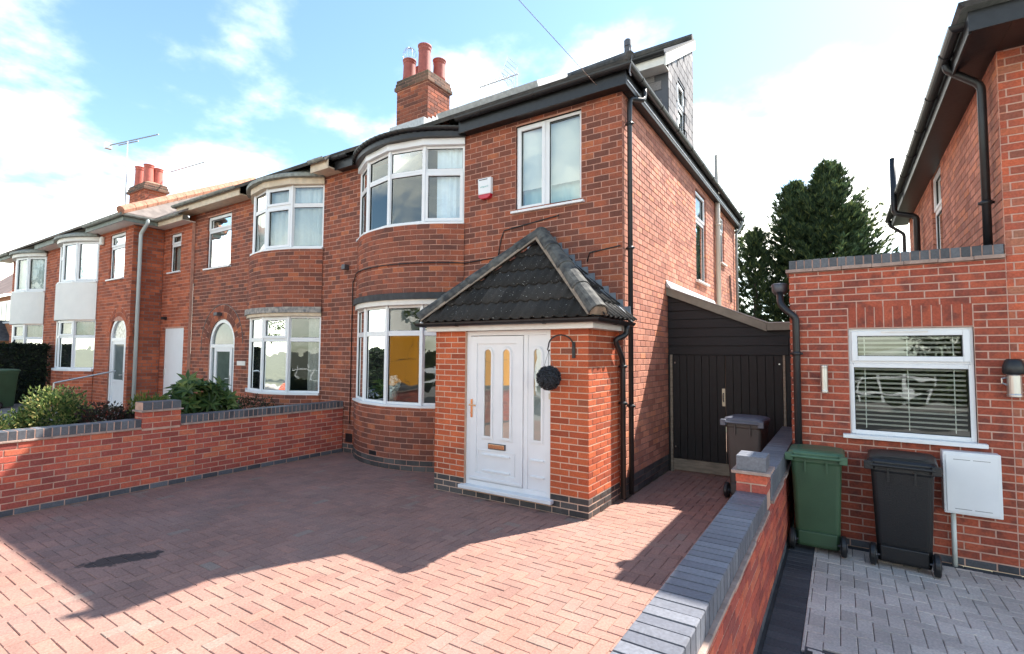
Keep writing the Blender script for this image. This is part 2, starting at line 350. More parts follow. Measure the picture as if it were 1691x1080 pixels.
pav_grey = piece_mat('grey_block_paving', [(0.0, (0.492, 0.433, 0.380)), (0.5, (0.590, 0.515, 0.454)), (1.0, (0.650, 0.578, 0.503))], blotch=(0.432, 0.387, 0.348), blotch_amt=0.5, blotch_scale=1.5, bump=0.2)
pav_dark = piece_mat('charcoal_block_paving', [(0.0, (0.055, 0.058, 0.065)), (1.0, (0.085, 0.088, 0.095))], rough=0.75, bump=0.2)
mortar_h = mat('house_mortar', (0.56, 0.30, 0.225), 0.95, 0.25, 12, 0.4)
mortar_s = mat('side_mortar', (0.27, 0.16, 0.12), 0.95, 0.3, 12, 0.4)
mortar_p = mat('porch_mortar', (0.650, 0.446, 0.331), 0.95, 0.15, 12, 0.3)
mortar_w = mat('garden_wall_mortar', (0.588, 0.360, 0.275), 0.95, 0.3, 10, 0.4)
mortar_e = mat('extension_mortar', (0.58, 0.36, 0.285), 0.95, 0.2, 12, 0.3)
mortar_d = mat('dark_mortar', (0.17, 0.15, 0.14), 0.95, 0.2, 12, 0.3)
tile_clay = mat('clay_creasing_tile', (0.42, 0.30, 0.25), 0.9, 0.3, 14, 0.4)
upvc = mat('white_upvc', (0.78, 0.79, 0.80), 0.32, 0.04, 5, 0.0)
upvc_warm = mat('white_painted_board', (0.76, 0.73, 0.68), 0.5, 0.10, 7, 0.1)
cream = mat('cream_painted_timber', (0.66, 0.54, 0.40), 0.6, 0.18, 9, 0.2)
black_pl = mat('black_plastic', (0.016, 0.017, 0.019), 0.42, 0.3, 8, 0.05)
black_paint = mat('black_gloss_paint', (0.014, 0.015, 0.017), 0.38, 0.4, 14, 0.12, 40)
grey_pl = mat('grey_plastic_pipe', (0.30, 0.33, 0.32), 0.5, 0.15, 9, 0.05)
gutter_old = mat('weathered_grey_gutter', (0.30, 0.32, 0.29), 0.7, 0.4, 12, 0.2)
render_w = mat('cream_render', (0.82, 0.79, 0.74), 0.95, 0.05, 3, 0.5, 60)
slate = mat('dark_roof_slate', (0.085, 0.08, 0.075), 0.8, 0.6, 6, 0.6, 30, col2=(0.035, 0.036, 0.038))
roof_far = mat('grey_tile_roof', (0.22, 0.185, 0.165), 0.9, 0.35, 5, 0.6, 25)
lead = mat('lead_flashing', (0.26, 0.29, 0.33), 0.42, 0.25, 10, 0.2, metal=0.35)
lead_pale = mat('weathered_lead', (0.55, 0.56, 0.57), 0.55, 0.25, 16, 0.3)
stone_dark = mat('weathered_stone_ledge', (0.055, 0.058, 0.062), 0.8, 0.4, 10, 0.4)
stone_pale = mat('weathered_pale_ledge', (0.42, 0.38, 0.33), 0.9, 0.45, 12, 0.5, col2=(0.16, 0.16, 0.165))
terracotta = mat('terracotta_pot', (0.36, 0.095, 0.075), 0.7, 0.2, 10, 0.2)
clay_ridge = mat('terracotta_ridge_tile', (0.46, 0.22, 0.14), 0.85, 0.35, 12, 0.3)
conc = mat('concrete', (0.30, 0.28, 0.26), 0.9, 0.25, 6, 0.35)
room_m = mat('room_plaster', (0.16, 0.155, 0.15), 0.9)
curtain_m = mat('net_curtain', (0.70, 0.72, 0.74), 0.9, 0.05, 20)
drape_m = mat('grey_curtain', (0.42, 0.40, 0.39), 0.9, 0.2, 30)
blind_m = mat('white_blind', (0.66, 0.70, 0.68), 0.6)
gasket_m = mat('dark_glazing_seal', (0.02, 0.022, 0.022), 0.6)
brass = mat('brass', (0.72, 0.42, 0.24), 0.25, metal=0.9)
steel = mat('brushed_steel', (0.55, 0.54, 0.52), 0.32, metal=0.95)
metal_d = mat('dark_metal', (0.10, 0.10, 0.11), 0.5, metal=0.5)
glass = glass_mat()
glass_door = glass_mat('door_glass', (0.5, 0.55, 0.53), 2.6)
obscure = mat('obscure_green_glass', (0.10, 0.135, 0.115), 0.12, 0.25, 4, spec=0.8)
obscure2 = mat('obscure_grey_glass', (0.16, 0.19, 0.19), 0.10, 0.2, 4, spec=0.9)
# ------------------------------------------------------------------ ground and paving
def sheet(name, x0, x1, y0, y1, z, m, nx=1, ny=1):
    mb = MB(); mb.quad((x0, y0, z), (x1, y0, z), (x1, y1, z), (x0, y1, z))
    return structure(mb.build(name, m))
sheet('ground', -600, 600, -600, 600, -0.30, mat('rough_ground', (0.13, 0.13, 0.085), 0.95, 0.4, 0.6, 0.3, 8))
joint_sand = mat('jointing_sand', (0.27, 0.17, 0.13), 0.95, 0.35, 9, 0.4)
joint_dark = mat('dark_jointing_sand', (0.075, 0.075, 0.075), 0.95, 0.3, 9, 0.4)
road_m = mat('asphalt', (0.055, 0.055, 0.057), 0.9, 0.25, 3, 0.5, 120)
sheet('road', -200, 200, -15.5, -8.6, -0.22, road_m)
sheet('pavement', -200, 200, -8.5, -6.75, -0.12, mat('footway_slabs', (0.30, 0.28, 0.26), 0.9, 0.2, 4, 0.3))
kb = MB(); kb.box(-200, 200, -8.62, -8.5, -0.3, -0.11); structure(kb.build('kerb', conc))
sheet('pavement', -200, 200, -17.6, -15.62, -0.12, MATS['footway_slabs'])
kb = MB(); kb.box(-200, 200, -15.62, -15.5, -0.3, -0.11); structure(kb.build('kerb', conc))
def block_verts(w_, d_, h_):
    a, b = w_/2, d_/2; c = 0.004
    return ([(-a+c, -b+c, 0), (a-c, -b+c, 0), (a-c, b-c, 0), (-a+c, b-c, 0), (-a, -b, -c), (a, -b, -c), (a, b, -c), (-a, b, -c), (-a, -b, -h_), (a, -b, -h_), (a, b, -h_), (-a, b, -h_)],
            [(0, 1, 2, 3), (4, 5, 1, 0), (5, 6, 2, 1), (6, 7, 3, 2), (7, 4, 0, 3), (8, 9, 5, 4), (9, 10, 6, 5), (10, 11, 7, 6), (11, 8, 4, 7)])
_pc = {}
def pave(recs, parent, n_single, m, rest):
    """recs: (x0,x1,y0,y1,ztop): rectangular blocks"""
    def size(rc):
        c = Vector(((rc[0]+rc[1])/2, (rc[2]+rc[3])/2, rc[4])); d = c-CP; z = d.dot(fw)
        if z < 0.3: return 0
        if abs(d.dot(CR)/z) > 1.03 or abs(d.dot(CU)/z) > 0.67: return 0
        return (rc[1]-rc[0])*(rc[3]-rc[2])*(-d.z/d.length)/(z*z)
    order = sorted(range(len(recs)), key=lambda i: -size(recs[i])); one = set(i for i in order[:n_single] if size(recs[i]) > 0)
    mb = MB()
    for i, (x0, x1, y0, y1, z) in enumerate(recs):
        j = 0.0019; wd, dp = x1-x0-2*j, y1-y0-2*j
        if wd < 0.015 or dp < 0.015: continue
        M = Matrix.Translation(((x0+x1)/2, (y0+y1)/2, z+rnd.uniform(-0.002, 0.0015))) @ Matrix.Rotation(rnd.uniform(-0.008, 0.008), 4, 'X') @ Matrix.Rotation(rnd.uniform(-0.008, 0.008), 4, 'Y') @ Matrix.Rotation(rnd.uniform(-0.006, 0.006), 4, 'Z')
        v, f = block_verts(round(wd, 3), round(dp, 3), 0.03)
        if i in one:
            k = (round(wd, 3), round(dp, 3), m.name)
            if k not in _pc:
                me = bpy.data.meshes.new('paving_block'); me.from_pydata(v, [], f); me.materials.append(m); _pc[k] = me
            o = link('paving_block', _pc[k]); o.matrix_basis = M; adopt(o, parent)
        else: mb.add([M @ Vector(p) for p in v], f)
    if mb.v: stuff(part(mb, rest, m, parent))
def herring(x0, x1, y0, y1, z, ox, oy, sign, u=0.1, cut=()):
    recs = []
    i0, i1 = int((x0-ox)/u)-3, int((x1-ox)/u)+3; j0, j1 = int((y0-oy)/u)-3, int((y1-oy)/u)+3
    for i in range(i0, i1):
        for j in range(j0, j1):
            k = (i-sign*j) % 4
            if k == 0: r = [ox+i*u, ox+(i+2)*u, oy+j*u, oy+(j+1)*u]
            elif k == 2: r = [ox+i*u, ox+(i+1)*u, oy+(j-1 if sign > 0 else j)*u, oy+(j+1 if sign > 0 else j+2)*u]
            else: continue
            r = [max(r[0], x0), min(r[1], x1), max(r[2], y0), min(r[3], y1)]
            if r[1]-r[0] < 0.02 or r[3]-r[2] < 0.02: continue
            cx, cy = (r[0]+r[1])/2, (r[2]+r[3])/2
            if any(c[0] < cx < c[1] and c[2] < cy < c[3] for c in cut): continue
            recs.append((*r, z))
    return recs
drive = sheet('driveway', -5.49, 1.70, -6.75, 1.0, -0.006, joint_sand)
pave(herring(-5.49, 1.70, -6.75, 0.98, 0.0, 0.86, -1.85, 1, cut=[(-2.3, 0, 0.02, 1.0)]), drive, 300, pav_red, 'paving_blocks')
side_path = sheet('side_path', 0.05, 1.70, 1.0, 9.5, -0.0125, joint_sand)
pave(herring(0.05, 1.70, 0.98, 3.3, 0.0, 0.86, -1.85, 1), side_path, 0, pav_red, 'paving_blocks')
ndrive = sheet('neighbour_driveway', 1.90, 12, -6.75, 1.08, -0.113, joint_dark)
pave(herring(2.165, 6.2, -6.75, 0.985, -0.10, 2.19, 0.05, -1, cut=[(2.19, 2.79, -2.0, -1.29)]), ndrive, 240, pav_grey, 'paving_blocks')
brd = [(1.945+0.0, 2.165, -6.7+0.1*k, -6.6+0.1*k, -0.10) for k in range(77)]
brd += [(2.165+0.2*k, 2.365+0.2*k, 0.985, 1.075, -0.10) for k in range(20)]
pave(brd, ndrive, 60, pav_dark, 'border_blocks')
# recessed inspection cover in the neighbour's paving
mc = thing('inspection_cover', 'recessed drain cover filled with grey paving blocks and edged in dark metal', 'drain cover', (2.49, -1.65, -0.1))
mb = MB()
for a in ((2.19, 2.79, -1.305, -1.290), (2.19, 2.79, -2.0, -1.985), (2.19, 2.205, -1.985, -1.305), (2.775, 2.79, -1.985, -1.305)): mb.box(a[0], a[1], a[2], a[3], -0.125, -0.0985)
part(mb, 'cover_frame', metal_d, mc)
mb = MB(); mb.box(2.195, 2.235, -1.40, -1.34, -0.12, -0.097); part(mb, 'lifting_key_slot', black_pl, mc)
for r in herring(2.207, 2.773, -1.983, -1.307, -0.101, 2.205, -1.98, -1):
    v, f = block_verts(r[1]-r[0]-0.005, r[3]-r[2]-0.005, 0.02); mb = MB(); mb.add([Vector(p)+Vector(((r[0]+r[1])/2, (r[2]+r[3])/2, r[4])) for p in v], f); part(mb, 'paving_block', pav_grey, mc)
# garden of the adjoining house
sheet('garden_path', -24.5, -5.70, -6.75, 1.6, 0.03, mat('weathered_garden_paving', (0.27, 0.245, 0.22), 0.95, 0.3, 3, 0.4))
mb = MB(); mb.box(-7.6, -5.72, -6.2, 0.55, 0.0, 0.16); structure(mb.build('planting_bed', mat('garden_soil', (0.055, 0.04, 0.03), 0.95, 0.4, 8, 0.8)))
mb = MB(); mb.box(-24.5, -12.9, -6.7, 1.5, 0.0, 0.26); structure(mb.build('raised_forecourt', MATS['weathered_garden_paving']))
# oil / damp stain on the drive is wear of the blocks: thin dark film
# ------------------------------------------------------------------ windows
def ring(mb, P, u0_, u1_, v0_, v1_, wd, d0, d1):
    pbox(mb, P, u0_, u0_+wd, v0_, v1_, d0, d1); pbox(mb, P, u1_-wd, u1_, v0_, v1_, d0, d1)
    pbox(mb, P, u0_+wd, u1_-wd, v1_-wd, v1_, d0, d1); pbox(mb, P, u0_+wd, u1_-wd, v0_, v0_+wd, d0, d1)
def lights(P, lst, frame, gas, panes, set_back=0.03):
    """lst: (u0,u1,v0,v1,opening)"""
    for (a, b, c, d, op) in lst:
        s = set_back
        if op:
            ring(frame, P, a, b, c, d, 0.032, s+0.012, s+0.075); ring(frame, P, a+0.026, b-0.026, c+0.026, d-0.026, 0.052, s-0.006, s+0.06); w_ = 0.078
        else: ring(frame, P, a, b, c, d, 0.042, s+0.012, s+0.075); w_ = 0.042
        ring(gas, P, a+w_-0.001, b-w_+0.001, c+w_-0.001, d-w_+0.001, 0.006, s+0.0225, s+0.05)
        e = rnd.uniform(-0.002, 0.002); e2 = rnd.uniform(-0.002, 0.002)
        panes.append([P.at(a+w_, c+w_, s+0.034+e), P.at(b-w_, c+w_, s+0.034-e+e2), P.at(b-w_, d-w_, s+0.034-e-e2), P.at(a+w_, d-w_, s+0.034+e)])
def finish_window(parent, frame, gas, panes, name='window', m=None, pane_mat=None, bevel=0.004):
    o = part(frame, name, m or upvc, parent, bevel=bevel)
    part(gas, 'glazing_seal', gasket_m, o)
    for p in panes: mb = MB(); mb.poly(p); part(mb, 'pane', pane_mat or glass, o)
    return o
def sill(P, u0_, u1_, v, o, proud=0.06, h=0.035, m=None):
    mb = MB(); pbox(mb, P, u0_, u1_, v-h, v, -proud, 0.06); return part(mb, 'sill', m or upvc, o, bevel=0.004)
def room(P, u0_, u1_, v0_, v1_, parent, d0=0.11, d1=1.9, m=None):
    mb = MB(); A = [P.at(u, v, d0) for u, v in ((u0_, v0_), (u1_, v0_), (u1_, v1_), (u0_, v1_))]; B = [P.at(u, v, d1) for u, v in ((u0_, v0_), (u1_, v0_), (u1_, v1_), (u0_, v1_))]
    for i in range(4): mb.quad(A[i], A[(i+1) % 4], B[(i+1) % 4], B[i])
    mb.quad(*B); return part(mb, 'room', m or room_m, parent)
def curtain(P, u0_, u1_, v0_, v1_, d, parent, m=None, wave=0.03, n=None, name='curtain'):
    n = n or max(10, int((u1_-u0_)/0.018)); mb = MB(); ph = rnd.uniform(0, 6)
    vs_ = []
    for i in range(n+1):
        u = u0_+(u1_-u0_)*i/n; dd = d+wave*0.5*math.sin(ph+u*48+math.sin(u*13)*1.5)+wave*0.3*math.sin(u*21+ph*2)
        vs_ += [P.at(u, v0_, dd), P.at(u, v1_, dd*0.5+d*0.5)]
    mb.add(vs_, [(2*i, 2*i+2, 2*i+3, 2*i+1) for i in range(n)]); return part(mb, name, m or curtain_m, parent, smooth=True)
def blind(P, u0_, u1_, v0_, v1_, d, parent, pitch=0.04, m=None, tilt=0.5, slat=0.032):
    mb = MB(); v = v1_
    while v > v0_:
        dz = slat*math.sin(tilt); dd = slat*math.cos(tilt)
        mb.quad(P.at(u0_, v, d), P.at(u1_, v, d), P.at(u1_, v-dz, d+dd), P.at(u0_, v-dz, d+dd)); v -= pitch
    return part(mb, 'blind', m or blind_m, parent)
class BayP:
    """four-facet bow window between (xa) and (xb) on a front wall at y"""
    def __init__(s, xa, xb, y, z0=0.0, grow=0.0, ang=(29, 11)):
        W = xb-xa; a1, a2 = R_(ang[0]), R_(ang[1]); w_ = W/(2*(math.cos(a1)+math.cos(a2))); s.w = w_; s.proj = w_*(math.sin(a1)+math.sin(a2))
        hs = [-a1, -a2, a2, a1]; p = Vector((xa, y, z0)); s.pts = [p.copy()]; s.P = []
        for h in hs:
            # a facet heading right; facing outward (-Y) tilted by h
            d = Vector((math.cos(h), math.sin(h), 0)); P = Panel(p, math.degrees(h)); s.P.append(P); p = p+d*w_; s.pts.append(p.copy())
        W2 = W/2; sg = s.proj+0.02; s.R = (W2*W2+sg*sg)/(2*sg); s.half = math.asin(W2/s.R); s.C = ((xa+xb)/2, y-sg+s.R)
    def curve(s, off=0.0): return Curve(s.C, s.R+off, -s.half)
    def arc(s, z, off=0.0, n=24, over=0.0):
        h = s.half+over
        return [Vector((s.C[0]+(s.R+off)*math.sin(-h+2*h*i/n), s.C[1]-(s.R+off)*math.cos(-h+2*h*i/n), z)) for i in range(n+1)]
    def line(s, z, off=0.0):
        """facet polyline pushed outward"""
        r = []
        for i, p in enumerate(s.pts):
            ns = ([s.P[i-1].n] if i > 0 else [])+([s.P[i].n] if i < 4 else [])
            n_ = sum(ns, Vector()).normalized(); r.append(Vector((p.x, p.y, z))+n_*off)
        return r
def bay_window(bay, v0_, v1_, transom, parent, opens=(), name='bay_window', full=()):
    frame, gas, panes = MB(), MB(), []
    for i, P in enumerate(bay.P):
        w_ = bay.w
        if i in full: lst = [(0, w_, v0_, v1_, True)]
        else: lst = [(0, w_, v0_, transom, (i, 0) in opens), (0, w_, transom, v1_, (i, 1) in opens)]
        lights(P, lst, frame, gas, panes, set_back=0.01)
    for p in bay.pts:   # corner posts
        frame.box(p.x-0.03, p.x+0.03, p.y+0.005, p.y+0.07, v0_, v1_)
    return finish_window(parent, frame, gas, panes, name)
def band(mb, path_in, path_out, z0, z1):
    """solid ledge between an inner and an outer polyline"""
    n = len(path_in)
    vs_ = [Vector((p.x, p.y, z)) for pts, z in ((path_in, z0), (path_out, z0), (path_out, z1), (path_in, z1)) for p in pts]
    fs = []
    for i in range(n-1):
        for k in range(4): fs.append((k*n+i, k*n+i+1, ((k+1) % 4)*n+i+1, ((k+1) % 4)*n+i))
    fs += [(0, n, 2*n, 3*n), (n-1, 2*n-1, 3*n-1, 4*n-1)]
    mb.add(vs_, fs); return mb
GUT = [(0.055*math.cos(a)+0.0, 0.055*math.sin(a)) for a in [math.pi+math.pi*i/8 for i in range(9)]]
GUT = GUT+[(x*0.86, y*0.86) for x, y in reversed(GUT)]
def gutter(path, parent, m, brackets=True, name='gutter', scale=1.0):
    mb = MB(); mb.sweep([(a*scale, b*scale) for a, b in GUT], path)
    p = [Vector(q) for q in path]
    if brackets:
        for a, b in zip(p[:-1], p[1:]):
            ln = (b-a).length; k = max(1, int(ln/0.9)); d = (b-a).normalized(); sd = d.cross(UP).normalized()
            for i in range(k):
                c = a+(b-a)*((i+0.5)/k)
                mb.sweep([(x*scale*1.12, y*scale*1.12) for x, y in GUT[:9]]+[(x*scale*1.0, y*scale*1.0) for x, y in reversed(GUT[:9])], [c-d*0.02, c+d*0.02])
    return part(mb, name, m, parent, smooth=False)
def pipe(path, r, parent, m, name='downpipe', clips=(), n=12, collar=()):
    mb = MB(); mb.tube(path, r, n)
    for (c, z) in clips: mb.tube([(c[0], c[1], z-0.02), (c[0], c[1], z+0.02)], r*1.25, n); mb.box(c[0]-r*1.7, c[0]+r*1.7, c[1]-0.01, c[1]+0.01, z-0.012, z+0.012)
    return part(mb, name, m, parent, smooth=True)
def bend(pts, rad=0.05, n=5):
    pts = [Vector(p) for p in pts]; o = [pts[0]]
    for a, b, c in zip(pts[:-2], pts[1:-1], pts[2:]):
        d0 = (a-b).normalized(); d1 = (c-b).normalized(); r = min(rad, (a-b).length/2, (c-b).length/2)
        for i in range(n+1):
            t = i/n; o.append((b+d0*r)*(1-t)**2+b*2*t*(1-t)+(b+d1*r)*t*t)
    return o+[pts[-1]]
# ------------------------------------------------------------------ the main house
YF = 0.98; XH = 0.05; XP = -5.70; EZ = 5.42; G = 0.0865; BL = 0.227
house = thing('semi_detached_house', 'red brick house with black eaves, tiled porch and white front door', 'house', (-2.8, YF, 0))
bay = BayP(-5.17, -2.63, YF)
PF = Panel((XP, YF, 0), 0)
ux = lambda x: x-XP
hb = lambda k, u: house_brick
ops = [(ux(-5.16), ux(-2.64), -1, 5.38), (ux(-2.30), ux(-0.04), -1, 2.2), (ux(-1.647), ux(-0.554), 4.024, 5.339)]
fwall = mortar(PF, 0, ux(XH)-0.008, 0, EZ, ops, 'front_wall', mortar_h, house)
recs = rows(PF, 0, ux(XH)-0.002, 0, EZ, G, BL, lambda k, u: plinth_brick if k < 2 else house_brick, ops)
lay([r for r in recs if not (-2.3 < r[0].x < 0 and r[0].z < 2.2+1.3*(1-abs(r[0].x+1.15)/1.2))], fwall, 300)
# bay brickwork
cv = bay.curve(0.02); ln = 2*bay.half*cv.r
def bay_wall(cv, ln, z0, z1, m, parent):
    bw = MB(); bw.add([cv.at(ln*i/24, z, 0.0045) for i in range(25) for z in (z0, z1)], [(2*i, 2*i+2, 2*i+3, 2*i+1) for i in range(24)]); return part(bw, 'bay_wall', m, parent)
lay(rows(cv, 0, ln, 0, 1.0, G, BL*0.99, lambda k, u: plinth_brick if k < 2 else house_brick, [(1.06, 1.28, 0.173, 0.26)]), bay_wall(cv, ln, 0, 1.0, mortar_h, house), 130)
lay(rows(cv, 0, ln, 2.85, 3.97, G*0.995, BL*0.99, hb), bay_wall(cv, ln, 2.85, 3.97, mortar_h, house), 170)
mb = MB(); c_ = cv.at(1.17, 0.216, 0.004); M_ = B_matrix(c_, cv.ang(1.17))
mb.box(-0.105, 0.105, 0, 0.03, -0.038, 0.038, M_); part(mb, 'air_brick', black_pl, house)
mb = MB(); mb.box(-5.42, -5.23, YF-0.004, YF+0.03, 0.20, 0.36); part(mb, 'air_brick', black_pl, house)
# bay windows
ub = bay_window(bay, 4.0, 5.28, 4.86, house, opens=((3, 0),))
mb = MB(); band(mb, bay.line(4.0, -0.06), bay.line(4.0, 0.055), 3.968, 4.0); part(mb, 'sill', upvc, ub)
lb = bay_window(bay, 1.035, 2.66, 2.20, house)
mb = MB(); band(mb, bay.line(1.0, -0.06), bay.line(1.0, 0.055), 1.0, 1.034); part(mb, 'sill', upvc, lb)
mb = MB(); band(mb, bay.arc(2.66, -0.1), bay.arc(2.66, 0.035), 2.66, 2.745); part(mb, 'bay_head_board', upvc_warm, house)
mb = MB(); band(mb, bay.arc(2.75, -0.1), bay.arc(2.75, 0.075), 2.746, 2.85); part(mb, 'stone_ledge', stone_dark, house)
mb = MB(); band(mb, bay.line(5.28, -0.06), bay.line(5.28, 0.045), 5.282, 5.385); part(mb, 'bay_head_board', upvc, house)
mb = MB(); band(mb, bay.arc(5.39, -0.1), bay.arc(5.39, 0.09), 5.387, 5.47)
a0 = bay.arc(5.47, 0.09); top = [Vector((p.x, YF+0.6, 6.05)) for p in a0]
mb.add(a0+top, [(i, i+1, len(a0)+i+1, len(a0)+i) for i in range(len(a0)-1)]); part(mb, 'bay_eaves', black_paint, house)
gutter(bay.arc(5.53, 0.10), house, black_pl, name='bay_gutter')
# rooms behind the bays, curtains
room(PF, ux(-5.16), ux(-2.64), 3.6, 5.38, house, d0=0.02, d1=2.6); room(PF, ux(-5.16), ux(-2.64), 0.5, 2.7, house, d0=0.02, d1=3.0)
P4 = bay.P[3]
curtain(P4, 0.20, bay.w-0.04, 4.0, 5.25, 0.12, ub, mat('pale_blue_curtain', (0.62, 0.70, 0.80), 0.9, 0.06, 20), wave=0.05)
curtain(bay.P[0], 0.02, 0.4, 4.0, 5.25, 0.14, ub, MATS['pale_blue_curtain'], wave=0.05)
mb = MB()   # white flowers in a vase inside the lower bay
for i in range(60):
    p = Vector((rnd.gauss(0, 1), rnd.gauss(0, 1), rnd.gauss(0, 1))).normalized()*0.13*rnd.uniform(0.7, 1); c = bay.P[1].at(0.44, 1.35, 0.32)+p
    mb.box(-0.03, 0.03, -0.03, 0.03, -0.012, 0.012, Matrix.Translation(c) @ Matrix.Rotation(rnd.uniform(0, 3), 4, 'X') @ Matrix.Rotation(rnd.uniform(0, 3), 4, 'Z'))
fl = part(mb, 'flowers', mat('white_petals', (0.75, 0.78, 0.76), 0.8), house)
mb = MB(); mb.lathe([(0.05, -0.12), (0.09, 0.0), (0.05, 0.12), (0.06, 0.16)], bay.P[1].at(0.44, 1.15, 0.32), 14); part(mb, 'vase', mat('pale_vase', (0.5, 0.52, 0.5), 0.3), house, smooth=True)
mb = MB(); mb.box(-4.95, -2.85, 0.85, 1.05, 0.97, 1.0); part(mb, 'window_board', upvc, lb)
# first-floor casement
fr, ga, pa = MB(), MB(), []
lights(PF, [(ux(-1.647), ux(-1.125), 4.024, 5.339, True), (ux(-1.125), ux(-0.554), 4.024, 5.339, False)], fr, ga, pa)
uw = finish_window(house, fr, ga, pa); sill(PF, ux(-1.70), ux(-0.50), 4.024, uw)
room(PF, ux(-1.66), ux(-0.54), 3.9, 5.36, house)
blind(PF, ux(-1.60), ux(-0.60), 4.38, 5.30, 0.13, uw, 0.03, slat=0.03, tilt=1.2)
curtain(PF, ux(-1.62), ux(-0.60), 4.03, 4.40, 0.22, uw, mat('pale_green_sheer', (0.45, 0.58, 0.56), 0.9), wave=0.015)
# side wall
PS = Panel((XH, YF, 0), 90)
vy = lambda y: y-YF
sops = [(vy(5.07), vy(5.985), 3.386, 5.257), (vy(7.49), vy(8.02), 4.12, 5.29), (vy(3.15), vy(9.6), -1, 2.2)]
swall = mortar(PS, 0.009, vy(9.6), 0, EZ, sops, 'side_wall', mortar_s, house)
lay(rows(PS, 0.002, vy(9.6), 0, EZ, G, BL, lambda k, u: plinth_brick if k < 3 else side_brick, sops, shift=BL/2, joint=0.009), swall, 0)
for (y0, y1, z0, z1, tz) in ((5.07, 5.985, 3.386, 5.257, 4.65), (7.49, 8.02, 4.12, 5.29, 4.9)):
    fr, ga, pa = MB(), MB(), []
    lights(PS, [(vy(y0), vy(y1), z0, tz, False), (vy(y0), vy(y1), tz, z1, True)], fr, ga, pa)
    o = finish_window(house, fr, ga, pa); sill(PS, vy(y0)-0.05, vy(y1)+0.05, z0, o, m=upvc_warm); room(PS, vy(y0), vy(y1), z0-0.1, z1, house)
    curtain(PS, vy(y0)+0.05, vy(y1)-0.05, z0+0.05, z1-0.05, 0.115, o, wave=0.015)
# back and inner core so that the house is closed
mb = MB(); mb.box(XP+0.02, XH-0.012, 9.55, 9.6, 0, EZ); mb.box(XP, XP+0.02, YF+0.05, 9.6, 0, EZ); part(mb, 'rear_wall', mortar_s, house)
# ---------------- eaves, gutters, pipes
def board(name, m, parent, *b, bevel=0.0):
    mb = MB(); mb.box(*b); return part(mb, name, m, parent, bevel=bevel)
board('soffit', black_paint, house, -2.62, 0.16, 0.815, YF+0.05, 5.425, 5.445); board('soffit', black_paint, house, 0.02, 0.16, YF+0.06, 9.70, 5.4255, 5.4455); board('soffit', black_paint, house, -5.70, -5.18, 0.815, YF+0.05, 5.425, 5.445)
for b_ in ((-2.62, 0.175, 0.79, 0.815, 5.40, 5.595), (-5.70, -5.18, 0.79, 0.815, 5.40, 5.595), (0.15, 0.175, 0.817, 9.72, 5.40, 5.595), (0.0, 0.148, 9.70, 9.72, 5.40, 5.8)): board('fascia', black_paint, house, *b_, bevel=0.004)
mb = MB(); mb.box(0.176, 0.184, 0.84, 9.70, 5.455, 5.475); part(mb, 'fascia_trim', upvc, house)
gutter([(-2.62, 0.73, 5.62), (0.235, 0.73, 5.62), (0.235, 9.78, 5.62)], house, black_pl, name='gutter')
gutter([(-5.70, 0.73, 5.62), (-5.25, 0.73, 5.62)], house, black_pl, name='gutter')
pipe(bend([(0.235, 1.35, 5.58), (0.235, 1.35, 5.45), (0.23, 1.30, 5.38), (0.11, 1.12, 5.36), (0.11, 1.10, 5.2), (0.11, 1.10, 0.06)], 0.06), 0.034, house, black_pl, clips=[((0.11, 1.10), z) for z in (5.0, 3.3, 1.2)])
pipe(bend([(0.235, 9.6, 5.57), (0.235, 9.6, 5.45), (0.11, 9.45, 5.2), (0.11, 9.45, 2.0)], 0.06), 0.034, house, grey_pl)
pipe([(0.11, 6.95, 3.0), (0.11, 6.95, 6.55)], 0.055, house, mat('cream_soil_pipe', (0.60, 0.55, 0.46), 0.5), name='soil_pipe', clips=[((0.11, 6.95), 4.9)])
mb = MB(); mb.tube([(0.09, 8.6, 3.2), (0.09, 8.4, 3.9), (0.09, 8.55, 3.95), (0.09, 8.75, 3.25)], 0.012, 6); part(mb, 'cable_loop', black_pl, house)
# small finial / cable bracket at the corner of the gutter
mb = MB(); mb.box(0.17, 0.24, 0.75, 0.82, 5.62, 5.88); mb.lathe([(0.05, 0), (0.05, 0.08), (0.03, 0.10)], (0.205, 0.785, 5.88), 10); mb.tube([(0.25, 0.74, 5.88), (0.29, 0.70, 5.7), (0.26, 0.69, 5.48), (0.28, 0.68, 5.42)], 0.008, 6); part(mb, 'cable_bracket', metal_d, house)
# cables clipped to the brickwork
mb = MB(); arcp = [Vector((p.x, p.y-0.03, 3.33)) for p in bay.arc(3.33, 0.02, 16)]
mb.tube([(-5.30, YF-0.012, 0.55), (-5.30, YF-0.012, 3.2), (-5.22, YF-0.015, 3.33)]+arcp[1:-1]+[(-2.60, YF-0.012, 3.33), (-1.95, YF-0.012, 3.36), (-1.9, YF-0.012, 3.62), (-1.84, YF-0.012, 3.76), (-0.9, YF-0.012, 3.86)], 0.009, 6)
mb.tube([(0.02, YF-0.012, 3.32), (-0.42, YF-0.012, 3.27), (-0.46, YF-0.012, 3.15)], 0.009, 6)
part(mb, 'cable', black_pl, house, smooth=True)
mb = MB(); mb.box(-5.53, -5.43, YF-0.11, YF, 3.46, 3.56); part(mb, 'junction_box', metal_d, house, bevel=0.01)
